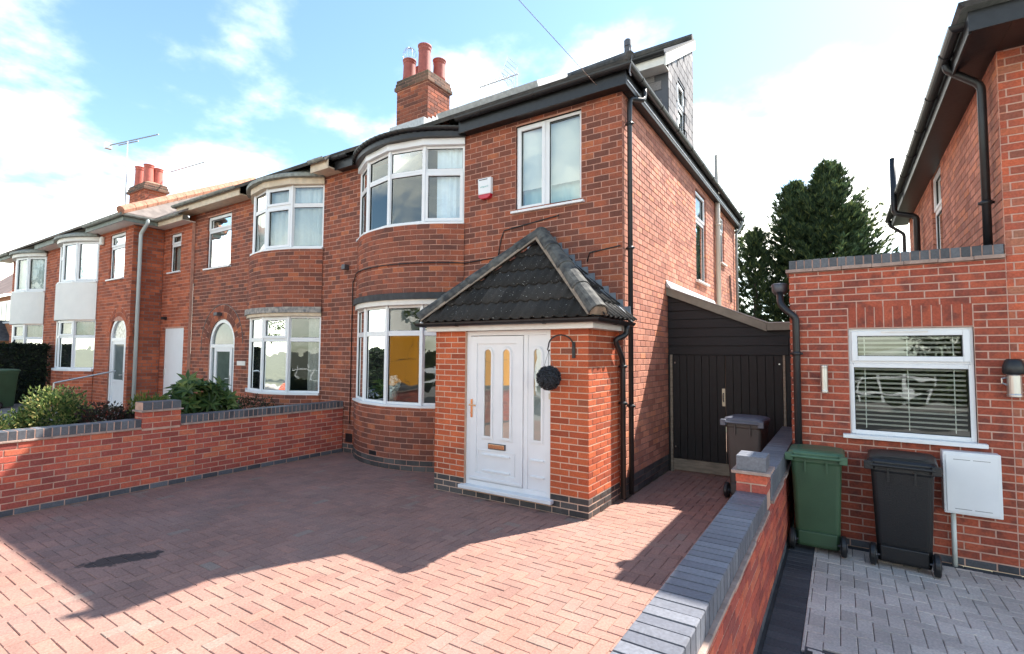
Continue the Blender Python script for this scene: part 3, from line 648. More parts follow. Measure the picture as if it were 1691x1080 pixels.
# burglar alarm
mb = MB(); xs0, xs1 = -2.315, -2.06
mb.prism([(xs0, YF, 4.63), (xs1, YF, 4.63), (xs1-0.005, YF, 4.37), (xs0+0.012, YF, 4.37)], (0, -0.07, 0)); al = part(mb, 'alarm_box', upvc, house, bevel=0.012)
mb = MB(); mb.prism([(xs0+0.012, YF, 4.37), (xs1-0.005, YF, 4.37), (xs1-0.02, YF, 4.32), (xs1-0.06, YF, 4.297), (xs0+0.07, YF, 4.297), (xs0+0.025, YF, 4.325)], (0, -0.075, 0)); part(mb, 'strobe_lens', mat('red_lens', (0.5, 0.02, 0.04), 0.25), al, bevel=0.008)
mb = MB(); mb.box(xs0+0.03, xs0+0.19, YF-0.073, YF-0.068, 4.597, 4.609); part(mb, 'vent_slot', gasket_m, al)
def lettering(txt, size, M, m, parent, name='lettering', ext=0.0006):
    cu = bpy.data.curves.new('t', 'FONT'); cu.body = txt; cu.size = size; cu.extrude = ext; cu.align_x = 'CENTER'; cu.align_y = 'CENTER'
    to = bpy.data.objects.new('t', cu); COL.objects.link(to); dg = bpy.context.evaluated_depsgraph_get(); me = bpy.data.meshes.new_from_object(to.evaluated_get(dg))
    bpy.data.objects.remove(to); me.materials.clear(); me.materials.append(m); o = link(name, me); o.matrix_basis = M; return adopt(o, parent)
lettering('safeguard', 0.042, Matrix.Translation(((xs0+xs1)/2, YF-0.0715, 4.49)) @ Matrix.Rotation(R_(90), 4, 'X'), mat('teal_print', (0.22, 0.50, 0.46), 0.5), al)
# ---------------- roof
PITCH = 0.62
zr = lambda y: 5.66+(y-0.68)*PITCH
YR = 5.30; ZR = zr(YR)
def slab(mb, pts, th=0.05):
    p = [Vector(q) for q in pts]; n_ = (p[1]-p[0]).cross(p[2]-p[0]).normalized()
    if n_.z < 0: n_ = -n_
    mb.prism([q-n_*th for q in p], n_*th)
def slate_courses(mb, x0f, x1f, y0, y1, step=0.24, th=0.012):
    """stepped courses of slates on the front slope, each course a thin proud strip"""
    y = y0
    while y < y1-0.05:
        ye = min(y+step, y1); a0, a1, b0, b1 = x0f(y), x1f(y), x0f(ye), x1f(ye)
        lift = Vector((0, -0.54, 0.84))*th
        mb.prism([Vector((a0, y, zr(y))), Vector((a1, y, zr(y))), Vector((b1, ye, zr(ye))), Vector((b0, ye, zr(ye)))], lift*1.0)
        y = ye
mb = MB()
hipx = lambda y: 0.27-(y-0.68) if y < 3.20 else -2.25
slab(mb, [(-5.70, 0.68, zr(0.68)), (0.27, 0.68, zr(0.68)), (-2.25, 3.20, zr(3.20)), (-2.25, YR, ZR), (-5.70, YR, ZR)])
slab(mb, [(-2.248, 3.22, 7.14), (0.0, 3.22, 7.14), (0.0, 5.36, 8.55), (-2.248, 5.36, 8.55)])
slab(mb, [(-5.70, YR, ZR), (-2.25, YR, ZR), (0.25, 9.85, 5.66), (-5.70, 9.85, 5.66)])
slab(mb, [(0.27, 0.68, zr(0.68)), (0.27, 9.80, zr(0.68)), (0.1, 9.80, 5.66+0.17*PITCH), (-2.25, YR, ZR-0.02), (-2.25, 3.20, zr(3.20))])
slate_courses(mb, lambda y: -5.70, hipx, 0.72, YR)
mb.tube([(-5.70, YR, ZR+0.02), (-0.02, YR, ZR+0.02)], 0.08, 8)
roof = part(mb, 'roof', slate, house)
mb = MB(); mb.tube([(0.27, 0.68, zr(0.68)+0.03), (-2.25, 3.20, zr(3.20)+0.03)], 0.06, 8); part(mb, 'hip_ridge', slate, roof)
# roof windows, seen almost edge on
for x0, x1, yy in ((-3.55, -2.55, 1.35), (-2.45, -1.35, 1.15)):
    mb = MB(); b = [Vector((x0, yy, zr(yy)+0.02)), Vector((x1, yy, zr(yy)+0.02)), Vector((x1, yy+1.0, zr(yy+1.0)+0.02)), Vector((x0, yy+1.0, zr(yy+1.0)+0.02))]
    mb.prism(b, Vector((0, -0.54, 0.84))*0.09); rw = part(mb, 'roof_window', lead_pale, house)
# slate-hung gable with its front cheek
slates_hung = piece_mat('hung_slate', [(0.0, (0.12, 0.11, 0.115)), (0.5, (0.19, 0.175, 0.175)), (1.0, (0.28, 0.25, 0.245))], rough=0.6, bump=0.3, bscale=40)
gx = -0.03
mb = MB(); gz = lambda y: 7.06+(y-3.5)*0.70
for (ya, yb, za, zb) in ((3.5, 4.16, 5.7, None), (4.67, 5.35, 5.7, None), (4.16, 4.67, 5.7, 6.13), (4.16, 4.67, 7.11, None)):
    mb.poly([(gx-0.012, ya, za), (gx-0.012, yb, za), (gx-0.012, yb, zb or gz(yb)), (gx-0.012, ya, zb or gz(ya))])
mb.poly([(gx-0.014, 3.505, 5.8), (-2.2, 3.505, 7.0), (-2.2, 3.505, 7.1), (gx-0.014, 3.505, 7.1)]); mb.poly([(gx-0.014, 5.35, 5.7), (-2.2, 5.35, 5.7), (-2.2, 5.35, 8.4), (gx-0.014, 5.35, 8.4)])
gable = part(mb, 'gable_wall', metal_d, house)
PG = Panel((gx, 3.5, 5.78), 90)
sr = []
v = 0.0; k = 0
while v < 2.9:
    u = 0.0 if k % 2 == 0 else -0.125
    while u < 1.85:
        ua, uc = max(u, 0), min(u+0.25, 1.85); zt = 5.78+v+0.17; lim = 7.12+0.70*((ua+uc)/2)
        win = 0.62 < (ua+uc)/2 < 1.20 and 6.0 < zt < 7.15
        if zt < lim and uc-ua > 0.05 and not win: sr.append((PG.at((ua+uc)/2, v+0.10), PG.a, uc-ua-0.010, 0.162, slates_hung, 0.0))
        u += 0.25
    v += 0.17; k += 1
PC = Panel((-2.25, 3.49, 5.78), 0); v = 0.0
while v < 1.5:
    u = 0.22+(0.125 if k % 2 else 0)
    while u < 1.96:
        if 5.78+v+0.18 < 7.1 and 5.78+v+0.1 > 5.66+(0.27+2.25-u)*PITCH*0.95: sr.append((PC.at(u+0.125, v+0.10), 0.0, 0.240, 0.162, slates_hung, 0.0))
        u += 0.25
    v += 0.17; k += 1
lay(sr, gable, 120, 'hung_slate', 'hung_slates', 0.012)
fr, ga, pa = MB(), MB(), []
lights(PG, [(0.66, 1.17, 0.35, 0.85, False), (0.66, 1.17, 0.85, 1.33, True)], fr, ga, pa); gw = finish_window(house, fr, ga, pa); room(PG, 0.66, 1.17, 0.3, 1.35, house, d1=0.8)
mb = MB(); mb.prism([(-0.015, 3.20, 6.90), (-0.015, 3.20, 7.10), (-0.015, 5.36, 8.50), (-0.015, 5.36, 8.30)], (0.03, 0, 0)); part(mb, 'bargeboard', upvc_warm, house)
board('fascia', upvc_warm, house, -2.2, -0.018, 3.20, 3.225, 6.93, 7.08); board('soffit', upvc_warm, house, -2.2, -0.018, 3.227, 3.50, 6.94, 6.96)
gutter([(-2.15, 3.14, 7.13), (0.01, 3.14, 7.13)], house, black_pl)
# ---------------- chimney
cx0, cx1, cy0, cy1 = -6.20, -5.22, 2.85, 3.62
def chimney(parent, cx0, cx1, cy0, cy1, zb, zt, pots, m=house_brick, mo=mortar_h, n1=90, oversail=0.045, pot_m=terracotta, pr=0.15):
    mb = MB(); mb.box(cx0+0.008, cx1-0.008, cy0+0.008, cy1-0.008, zb-0.3, zt); st = part(mb, 'chimney_stack', mo, parent)
    W, D = cx1-cx0, cy1-cy0; r = []
    for P, ln_, s_ in ((Panel((cx0, cy0, 0), 0), W, 0), (Panel((cx1, cy0, 0), 90), D, 0.11), (Panel((cx1, cy1, 0), 180), W, 0), (Panel((cx0, cy1, 0), -90), D, 0.11)):
        r += rows(P, 0.002, ln_-0.002, zb-0.3, zt, G, BL, lambda k, u: m, shift=s_)
    for kk, (e, za, zb_) in enumerate(((oversail, zt, zt+0.085), (oversail*0.55, zt+0.087, zt+0.172), (oversail*0.2, zt+0.174, zt+0.255))):
        a0, a1, b0, b1 = cx0-e, cx1+e, cy0-e, cy1+e; mb = MB(); mb.box(a0+0.008, a1-0.008, b0+0.008, b1-0.008, za, zb_+0.003); part(mb, 'oversailing_course', mortar_h, st)
        for P, ln_ in ((Panel((a0, b0, 0), 0), a1-a0), (Panel((a1, b0, 0), 90), b1-b0), (Panel((a1, b1, 0), 180), a1-a0), (Panel((a0, b1, 0), -90), b1-b0)):
            r += rows(P, 0.003, ln_-0.003, za, zb_, 0.086, BL, lambda k, u: sooty_brick, shift=0.1*kk)
    lay(r, st, n1)
    mb = MB(); zf = zt+0.255
    mb.add([(cx0, cy0, zf), (cx1, cy0, zf), (cx1, cy1, zf), (cx0, cy1, zf), (cx0+0.2, cy0+0.2, zf+0.1), (cx1-0.2, cy0+0.2, zf+0.1), (cx1-0.2, cy1-0.2, zf+0.1), (cx0+0.2, cy1-0.2, zf+0.1)], [(4, 5, 6, 7), (0, 1, 5, 4), (1, 2, 6, 5), (2, 3, 7, 6), (3, 0, 4, 7)])
    part(mb, 'mortar_flaunching', mat('flaunching', (0.28, 0.22, 0.15), 0.95, 0.4, 14, 0.5), st)
    for (px, py, h) in pots:
        mb = MB(); R1 = pr
        mb.lathe([(R1*1.08, 0), (R1, 0.08), (R1*0.93, h*0.8), (R1*0.93, h*0.82), (R1*1.0, h*0.83), (R1*0.95, h*0.9), (R1*0.98, h*0.94), (R1*1.08, h*0.96), (R1*1.08, h), (R1*0.8, h), (R1*0.8, h-0.12)], (px, py, zf+0.02), 20)
        part(mb, 'chimney_pot', pot_m, st, smooth=True)
    return st
st = chimney(house, cx0, cx1, cy0, cy1, 7.0, 8.02, [(-5.98, 3.03, 0.50), (-5.50, 3.03, 0.70), (-5.40, 3.43, 0.52), (-5.98, 3.43, 0.5)])
mb = MB(); c_ = Vector((-5.98, 3.03, 8.93))   # wire bird guard
for i in range(8):
    a = math.pi*i/8; mb.tube([c_+Vector((0.16*math.cos(t)*math.cos(a), 0.16*math.cos(t)*math.sin(a), 0.19*math.sin(t))) for t in [2*math.pi*j/14 for j in range(15)]], 0.004, 4, cap=False)
part(mb, 'bird_guard', steel, st)
mb = MB()     # stepped lead at the foot of the stack
for i in range(6):
    y = cy0+0.13*i; mb.prism([(cx1+0.012, y, zr(y)-0.05), (cx1+0.012, y+0.15, zr(y+0.15)-0.05), (cx1+0.012, y+0.15, zr(y)+0.17), (cx1+0.012, y+0.02, zr(y)+0.17)], (0.012, 0, 0))
mb.box(cx0-0.05, cx1+0.05, cy0-0.16, cy0-0.012, zr(cy0-0.16)-0.03, zr(cy0)+0.10)
part(mb, 'lead_flashing', lead_pale, st)
# tv aerial behind the ridge
ta = thing('television_aerial', 'yagi television aerial with square grid reflector behind the roof ridge', 'aerial', (-4.6, 5.5, 8.6), 'television aerials on the roofs')
mb = MB(); mb.tube([(-4.55, 5.5, 8.5), (-4.55, 5.5, 9.25)], 0.018, 6); mb.tube([(-4.95, 5.5, 8.4), (-4.6, 5.5, 9.1)], 0.012, 6); part(mb, 'mast', steel, ta)
mb = MB(); mb.tube([(-5.75, 5.5, 9.22), (-4.5, 5.5, 9.22)], 0.014, 6)
for i in range(8): x = -5.72+0.13*i; mb.tube([(x, 5.43, 9.19), (x, 5.57, 9.27)], 0.010, 5); mb.box(x-0.012, x+0.012, 5.48, 5.52, 9.18, 9.30)
part(mb, 'boom', steel, ta)
mb = MB()
for sgn in (-1, 1):
    for i in range(5):
        t = i/4; mb.tube([(-4.85+0.18*t, 5.25, 9.24+sgn*0.38*t), (-4.85+0.18*t, 5.75, 9.24+sgn*0.38*t)], 0.007, 5)
    for y in (5.25, 5.75): mb.tube([(-4.85, y, 9.24), (-4.67, y, 9.24+sgn*0.38)], 0.007, 5)
part(mb, 'reflector', steel, ta)
# ---------------- porch
PP = Panel((-2.33, 0, 0), 0); PR = Panel((0, 0, 0), 90); PL = Panel((-2.33, YF, 0), -90)
dops = [(0.53, 1.828, 0.13, 2.3)]
mb = MB()
for P, ln_, op in ((PP, 2.33, dops), (PR, YF, []), (PL, YF, [])):
    us = [0.005, ln_-0.005] if not op else [0.005, 0.53, 1.828, ln_-0.005]
    for a, b in zip(us[:-1], us[1:]):
        z1 = 2.2 if not (op and a == 0.53) else 0.13
        mb.quad(P.at(a, 0, 0.0045), P.at(b, 0, 0.0045), P.at(b, z1, 0.0045), P.at(a, z1, 0.0045))
for u in (0.53, 1.828): mb.quad(PP.at(u, 0.1, 0.008), PP.at(u, 0.1, 0.12), PP.at(u, 2.2, 0.12), PP.at(u, 2.2, 0.008))
porch = part(mb, 'porch', mortar_p, house)
pf = lambda k, u: plinth_brick if k < 3 else porch_brick
pr_ = rows(PP, 0.002, 2.328, 0, 2.2, 0.075, 0.225, pf, dops, shift=0.055)+rows(PR, 0.002, YF-0.01, 0, 2.2, 0.075, 0.225, pf, shift=0.1125)
lay(pr_, porch, 320); lay(rows(PL, 0.01, YF-0.002, 0, 2.2, 0.075, 0.225, pf), porch, 0)
# door set
D0, D1 = 0.53, 1.828
fr = MB(); ring(fr, PP, D0+0.004, D1-0.004, 0.15, 2.175, 0.062, 0.035, 0.10); pbox(fr, PP, 1.43, 1.49, 0.212, 2.113, 0.037, 0.098)
door = part(fr, 'door_frame', upvc, house, bevel=0.004)
mb = MB(); pbox(mb, PP, D0-0.05, D1+0.05, 0.105, 0.15, -0.07, 0.08); part(mb, 'sill', upvc, door, bevel=0.006)
def slot(mb, P, u0_, u1_, v0_, v1_, d0, d1, wd=0.0, n=10):
    """moulded surround with an arched top: a ring of width wd"""
    r = (u1_-u0_)/2; c = (u0_+u1_)/2
    def path(g):
        R1 = r+g
        return [(c-R1, v0_-g), (c+R1, v0_-g)]+[(c+R1*math.cos(math.pi*i/n), v1_-r+R1*math.sin(math.pi*i/n)) for i in range(n+1)]
    a, b = path(0), path(wd); m_ = len(a)
    vs_ = [P.at(u, v, d) for pts, d in ((a, d1), (a, d0), (b, d0), (b, d1)) for u, v in pts]
    fs = [(k*m_+i, k*m_+(i+1) % m_, (k+1)*m_+(i+1) % m_, (k+1)*m_+i) for k in range(3) for i in range(m_)]
    mb.add(vs_, fs)
    return a
def pane_shape(P, pts, d): mb = MB(); mb.poly([P.at(u, v, d) for u, v in pts]); return mb
ux2 = lambda x: x+2.33
leaf = MB(); pbox(leaf, PP, 0.602, 1.424, 0.22, 2.105, 0.044, 0.085); ring(leaf, PP, 0.602, 1.424, 0.22, 2.105, 0.10, 0.026, 0.05)
ring(leaf, PP, 0.72, 1.306, 0.30, 0.62, 0.012, 0.036, 0.05)
slots = [(ux2(-1.505), ux2(-1.40)), (ux2(-1.215), ux2(-1.108))]; sl_pts = []
for a, b in slots: sl_pts.append(slot(leaf, PP, a, b, 0.80, 1.93, 0.030, 0.05, 0.030)); slot(leaf, PP, a-0.032, b+0.032, 0.768, 1.962, 0.037, 0.05, 0.012)
for z in (0.345, 0.55):
    pbox(leaf, PP, 0.80, 1.23, z, z+0.02, 0.022, 0.05)
pbox(leaf, PP, 0.61, 1.415, 0.232, 0.262, 0.012, 0.05)
lf = part(leaf, 'door_leaf', upvc, door, bevel=0.003)
for pts in sl_pts: part(pane_shape(PP, pts, 0.0425), 'pane', glass_door, door)
sdl = MB(); pbox(sdl, PP, 1.49, 1.766, 0.212, 2.113, 0.050, 0.09); a = slot(sdl, PP, ux2(-0.755), ux2(-0.652), 0.815, 1.937, 0.036, 0.055, 0.030); slot(sdl, PP, ux2(-0.787), ux2(-0.62), 0.783, 1.969, 0.043, 0.055, 0.012)
for z in (0.36, 0.56): pbox(sdl, PP, 1.53, 1.725, z, z+0.02, 0.030, 0.055)
part(sdl, 'side_panel', upvc, door, bevel=0.003); part(pane_shape(PP, a, 0.0485), 'pane', glass_door, door)
mb = MB(); pbox(mb, PP, ux2(-1.435), ux2(-1.165), 0.640, 0.715, 0.028, 0.05); lbx = part(mb, 'letter_box', metal_d, door, bevel=0.004)
mb = MB(); pbox(mb, PP, ux2(-1.425), ux2(-1.178), 0.650, 0.705, 0.018, 0.03); part(mb, 'letter_box_flap', brass, door, bevel=0.005)
mb = MB(); pbox(mb, PP, 0.617, 0.645, 1.03, 1.27, 0.012, 0.03); mb.tube([PP.at(0.631, 1.20, 0.02), PP.at(0.631, 1.20, -0.035), PP.at(0.735, 1.195, -0.035)], 0.011, 8); mb.tube([PP.at(0.631, 1.09, 0.02), PP.at(0.631, 1.09, 0.0)], 0.012, 10); part(mb, 'door_handle', brass, door, bevel=0.002)
mb = MB(); pbox(mb, PP, 1.80, 1.826, 1.33, 1.40, 0.012, 0.04); part(mb, 'door_bell', mat('cream_plastic', (0.6, 0.52, 0.38), 0.4), door, bevel=0.004)
mb = MB(); pbox(mb, PP, 0.2, 2.2, 0.05, 2.15, 0.75, 0.77); part(mb, 'inner_door_wall', room_m, house)
# fascia, gutter
EY, EX0, EX1, EZP = -0.17, -2.47, 0.20, 2.31
mb = MB(); mb.box(-2.42, 0.10, -0.095, -0.075, 2.175, 2.285); mb.box(0.08, 0.10, -0.075, YF-0.003, 2.175, 2.285); mb.box(-2.42, -2.40, -0.075, YF-0.003, 2.175, 2.285); mb.box(-2.40, 0.08, -0.075, 0.1, 2.18, 2.195); mb.box(-0.02, 0.08, 0.1, YF-0.003, 2.18, 2.195); mb.box(-2.40, -2.3, 0.1, YF-0.003, 2.18, 2.195)
part(mb, 'porch_fascia', upvc_warm, house)
gutter([(-2.50, YF-0.02, 2.29), (-2.50, -0.155, 2.29), (0.165, -0.155, 2.29), (0.165, YF+0.02, 2.29)], house, black_pl, scale=0.95)
pipe(bend([(0.165, 0.80, 2.26), (0.165, 0.80, 2.13), (0.06, 0.66, 2.06), (0.075, 0.78, 1.92), (0.075, 0.90, 1.80), (0.075, 0.90, 0.05)], 0.055), 0.034, house, black_pl, clips=[((0.075, 0.90), 1.72), ((0.075, 0.90), 1.25)])
# roof: three slopes of pantiles to an apex on the wall
AP = Vector((-1.13, YF-0.05, 3.55))
TW, TE = 0.30, 0.315
def pantile(w_=0.30, l_=0.40, nu=16):
    """double-roll tile, u across, s up the slope"""
    vs_, fs = [], []
    for j in range(2):
        for i in range(nu+1):
            u = w_*i/nu; h = 0.026*max(0, math.sin(2*math.pi*u/0.15))**0.8 - 0.004*max(0, -math.sin(2*math.pi*u/0.15))
            vs_.append((u, j*l_, h+(0.034 if j == 0 else 0.0)))
    fs += [(i, i+1, nu+2+i, nu+1+i) for i in range(nu)]
    b = len(vs_)
    for i in range(nu+1): x, y, z = vs_[i]; vs_.append((x, y+0.002, z-0.018))
    fs += [(b+i, b+i+1, i+1, i) for i in range(nu)]
    return vs_, fs
tile_m = piece_mat('dark_concrete_pantile', [(0.0, (0.026, 0.025, 0.024)), (1.0, (0.048, 0.045, 0.042))], rough=0.85, bump=0.5, bscale=70, white=1.0)
def slope_tiles(e0, e1, apex, parent, inset=0.04):
    e0, e1, apex = Vector(e0), Vector(e1), Vector(apex); ud = (e1-e0).normalized(); mid = apex-e0; sd = (mid-ud*mid.dot(ud)); Ls = sd.length; sd.normalize(); nn = ud.cross(sd)
    und = MB(); und.poly([e0-nn*0.012, e1-nn*0.012, apex-nn*0.012]); base = part(und, 'porch_roof', stone_dark, house)
    Mx = Matrix(((ud.x, sd.x, nn.x, e0.x), (ud.y, sd.y, nn.y, e0.y), (ud.z, sd.z, nn.z, e0.z), (0, 0, 0, 1)))
    wtot = (e1-e0).length; ua = mid.dot(ud)
    pl0 = (Vector((0, 0, 0)), Vector((-Ls, ua, 0)).normalized())      # keep right of left hip: normal pointing left
    pl1 = (Vector((wtot, 0, 0)), Vector((Ls, wtot-ua, 0)).normalized())
    row = 0; s = -0.03
    tv, tf = pantile()
    while s < Ls-0.05:
        u = -0.30+(0.15 if row % 2 else 0.0)*0
        while u < wtot+0.3:
            bm = bmesh.new(); vv = [bm.verts.new((x+u, y+s, z)) for x, y, z in tv]
            for f in tf: bm.faces.new([vv[i] for i in f])
            for co, no_ in (pl0, pl1):
                bmesh.ops.bisect_plane(bm, geom=bm.verts[:]+bm.edges[:]+bm.faces[:], plane_co=co-no_*inset, plane_no=no_, clear_outer=True)
            bmesh.ops.bisect_plane(bm, geom=bm.verts[:]+bm.edges[:]+bm.faces[:], plane_co=(0, Ls, 0), plane_no=(0, 1, 0), clear_outer=True)
            if len(bm.faces) > 2:
                me = bpy.data.meshes.new('roof_tile'); bm.to_mesh(me); me.materials.append(tile_m); me.transform(Mx)
                me.polygons.foreach_set('use_smooth', [True]*len(me.polygons)); o = link('roof_tile', me); adopt(o, base)
            bm.free(); u += TW
        s += TE; row += 1
    return base
cL, cR2 = (EX0, EY, EZP), (EX1, EY, EZP)
base = slope_tiles(cL, cR2, AP, house)
slope_tiles(cR2, (EX1, YF+0.0, EZP), (AP.x, YF+0.0, AP.z), house, 0.02); slope_tiles((EX0, YF, EZP), cL, (AP.x, YF, AP.z), house, 0.02)
hip_m = mat('lichened_ridge_tile', (0.13, 0.125, 0.11), 0.9, 0.6, 9, 0.6, 60, col2=(0.035, 0.035, 0.035))
def hip_tiles(p0, p1, n_, parent, r=0.115):
    p0, p1 = Vector(p0), Vector(p1); d = (p1-p0).normalized(); sd = d.cross(UP).normalized(); up = sd.cross(d).normalized()
    mb = MB(); mb.prism([p0+sd*0.13-up*0.03, p0-sd*0.13-up*0.03, p0-sd*0.06+up*0.07, p0+sd*0.06+up*0.07], p1-p0); part(mb, 'hip_mortar', mat('hip_mortar', (0.34, 0.26, 0.19), 0.95, 0.35, 18, 0.8, 60), parent)
    for i in range(n_):
        a, b = p0+(p1-p0)*(i/n_), p0+(p1-p0)*((i+1.06)/n_); q = []
        for base_, rr in ((a, r*1.06), (b, r*0.94)):
            for k in range(9): t = math.pi*(-0.08+1.16*k/8); q.append(base_+sd*(rr*math.cos(t))+up*(rr*math.sin(t)*0.9))
            for k in range(8, -1, -1): t = math.pi*(-0.08+1.16*k/8); q.append(base_+sd*((rr-0.018)*math.cos(t))+up*((rr-0.018)*math.sin(t)*0.9))
        mb = MB(); mb.add(q, [(k, (k+1) % 18, 18+(k+1) % 18, 18+k) for k in range(18)]+[tuple(range(17, -1, -1)), tuple(range(18, 36))]); part(mb, 'hip_tile', hip_m, parent, smooth=False)
hip_tiles(Vector(cR2)+Vector((0.0, 0.0, 0.03)), AP+Vector((0, -0.06, 0.05)), 4, base); hip_tiles(Vector(cL)+Vector((0, 0, 0.03)), AP+Vector((0, -0.06, 0.05)), 5, base)
mb = MB()
for sx, xe in ((1, EX1-0.03), (-1, EX0+0.03)):
    n_ = 13
    for i in range(n_):
        a, b = xe+(AP.x-xe)*i/n_, xe+(AP.x-xe)*(i+1)/n_; za, zb = EZP+(AP.z-EZP)*i/n_, EZP+(AP.z-EZP)*(i+1)/n_
        pts = [(a, YF-0.012, za), (b, YF-0.012, zb), (b, YF-0.012, zb+0.10), (a+(b-a)*0.15, YF-0.012, zb+0.10)]
        mb.prism(pts, (0, -0.006-0.0004*i, 0))
    mb.prism([(xe, YF-0.02, EZP+0.02), (AP.x, YF-0.02, AP.z+0.02), (AP.x, YF-0.02, AP.z+0.065), (xe, YF-0.02, EZP+0.065)], (0, -0.09, 0))
part(mb, 'lead_flashing', lead, house)
# hanging basket bracket with topiary ball
mb = MB(); mb.box(-0.20, -0.165, -0.02, 0.0, 1.83, 2.02)
mb.tube([Vector((-0.183, -0.02, 1.97))]+[Vector((-0.183-0.11+0.11*math.cos(t), -0.02-0.10*(1-math.cos(t)), 1.97+0.13*math.sin(t))) for t in [math.pi*i/12 for i in range(1, 13)]], 0.009, 6)
mb.tube([(-0.403, -0.22, 1.97), (-0.415, -0.22, 1.93), (-0.40, -0.22, 1.905), (-0.385, -0.22, 1.925)], 0.008, 6); part(mb, 'hanging_bracket', black_pl, house)
ball = thing('topiary_ball', 'dark artificial topiary ball hanging from a black bracket beside the front door', 'topiary ball', (-0.40, -0.22, 1.60))
mb = MB(); cb = Vector((-0.40, -0.22, 1.60))
for i in range(1500):
    p = Vector((rnd.gauss(0, 1), rnd.gauss(0, 1), rnd.gauss(0, 1))).normalized(); t = p.orthogonal().normalized(); t = (Matrix.Rotation(rnd.uniform(0, 6.28), 3, p) @ t); b_ = p.cross(t); r = rnd.uniform(0.115, 0.14); q = cb+p*r; s = rnd.uniform(0.010, 0.018)
    mb.add([q-t*s*0.6, q+b_*s+p*0.012, q+t*s*0.6, q-b_*s+p*0.012], [(0, 1, 2, 3)])
leafo = part(mb, 'foliage', mat('dark_topiary', (0.035, 0.04, 0.05), 0.8, 0.4, 30), ball)
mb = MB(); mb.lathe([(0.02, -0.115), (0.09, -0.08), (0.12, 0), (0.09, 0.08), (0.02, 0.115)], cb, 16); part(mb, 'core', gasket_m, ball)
mb = MB()
for k in range(3): a = 2.1*k; mb.tube([cb+Vector((0.07*math.cos(a), 0.07*math.sin(a), 0.11)), cb+Vector((0, 0, 0.31))], 0.0025, 4)
part(mb, 'chain', metal_d, ball)
# ------------------------------------------------------------------ garden walls
def coping_run(P, u0_, u1_, z0, wd, parent, h=0.105, step=0.0765, over=0.0, singles=True, d0=0.0, m=None):
    """blue bricks on edge across the wall: each one an object"""
    n = max(1, int(round((u1_-u0_)/step))); st_ = (u1_-u0_)/n; me = None; hs = h
    for i in range(n):
        u = u0_+st_*(i+0.5)
        mb = MB(); c = 0.004; a = st_/2-0.0055; b = wd/2; hh = hs/2
        vs_ = []
        for x in (-a, a):
            for (y, z) in ((-b+c, -hh), (b-c, -hh), (b, -hh+c), (b, hh-c), (b-c, hh), (-b+c, hh), (-b, hh-c), (-b, -hh+c)): vs_.append((x, y, z))
        if me is None:
            me = bpy.data.meshes.new('coping_brick'); me.from_pydata(vs_, [], [tuple(reversed(range(8))), tuple(range(8, 16))]+[(k, (k+1) % 8, 8+(k+1) % 8, 8+k) for k in range(8)]); me.materials.append(m or blue_brick); fix_normals(me)
        o = link('coping_brick', me); ctr = P.at(u, z0+hs/2, d0+wd/2)
        o.matrix_basis = Matrix.Translation(ctr+Vector((0, 0, rnd.uniform(-0.0015, 0.0015)))) @ Matrix.Rotation(P.a+rnd.uniform(-0.01, 0.01), 4, 'Z'); adopt(o, parent)
def creasing(P, u0_, u1_, z, wd, over, parent, h=0.022, step=0.265):
    u = u0_
    while u < u1_-0.01:
        ue = min(u+step, u1_); mb = MB(); dz = rnd.uniform(-0.002, 0.002); pbox(mb, P, u+0.002, ue-0.002, z+dz, z+h+dz, -over-rnd.uniform(-0.004, 0.006), wd+over); part(mb, 'creasing_tile', tile_clay, parent, bevel=0.003); u = ue
def bed(P, u0_, u1_, z0, z1, wd, m, parent, name='mortar_core', inset=0.005):
    mb = MB(); pbox(mb, P, u0_+inset, u1_-inset, z0, z1, inset, wd-inset); return part(mb, name, m, parent)
# left wall between the two drives: its right face at x=-5.49
XL = -5.49; TH = 0.22
lw = thing('garden_wall', 'low red brick wall with blue brick coping and a pier dividing the two front gardens', 'wall', (XL-0.11, -2.8, 0))
PLW = Panel((XL, -6.7, 0), 90); LW = 6.7+YF-0.01
bed(PLW, 0, LW, 0, 0.826, TH, mortar_w, lw)
yl = lambda y: y+6.7
rw_ = rows(PLW, 0, LW, 0, 0.825, 0.075, 0.225, lambda k, u: blue_brick if k == 0 else wall_brick, joint=0.010)
pier = (yl(-2.33), yl(-1.85))
lay(rw_, lw, 280)
lay(rows(Panel((XL-TH, YF-0.01, 0), -90), 0, LW, 0, 0.825, 0.075, 0.225, lambda k, u: wall_brick), lw, 0)
for a, b in ((0, pier[0]), (pier[1], LW)):
    creasing(PLW, a, b, 0.826, TH, 0.022, lw); bed(PLW, a, b, 0.849, 0.9525, TH, mortar_w, lw, 'coping_bed', 0.003); coping_run(PLW, a, b, 0.850, TH, lw)
PPi = Panel((XL+0.012, -6.7, 0), 90)
bed(PPi, pier[0], pier[1], 0.80, 1.05, TH+0.024, mortar_w, lw, 'pier_core')
lay(rows(PPi, pier[0], pier[1], 0.825, 1.05, 0.075, 0.225, lambda k, u: wall_brick)+rows(Panel((XL-TH-0.012, -1.85, 0), -90), 0, 0.48, 0.825, 1.05, 0.075, 0.225, lambda k, u: wall_brick)+rows(Panel((XL-TH-0.012, -2.33, 0), 0), 0.002, TH+0.022, 0.825, 1.05, 0.075, 0.225, lambda k, u: wall_brick), lw, 20)
creasing(PPi, pier[0]-0.025, pier[1]+0.025, 1.051, TH+0.024, 0.025, lw)
bed(PPi, pier[0], pier[1], 1.074, 1.1775, TH+0.024, mortar_w, lw, 'coping_bed', 0.003); coping_run(PPi, pier[0], pier[1], 1.075, TH+0.024, lw, step=0.115)
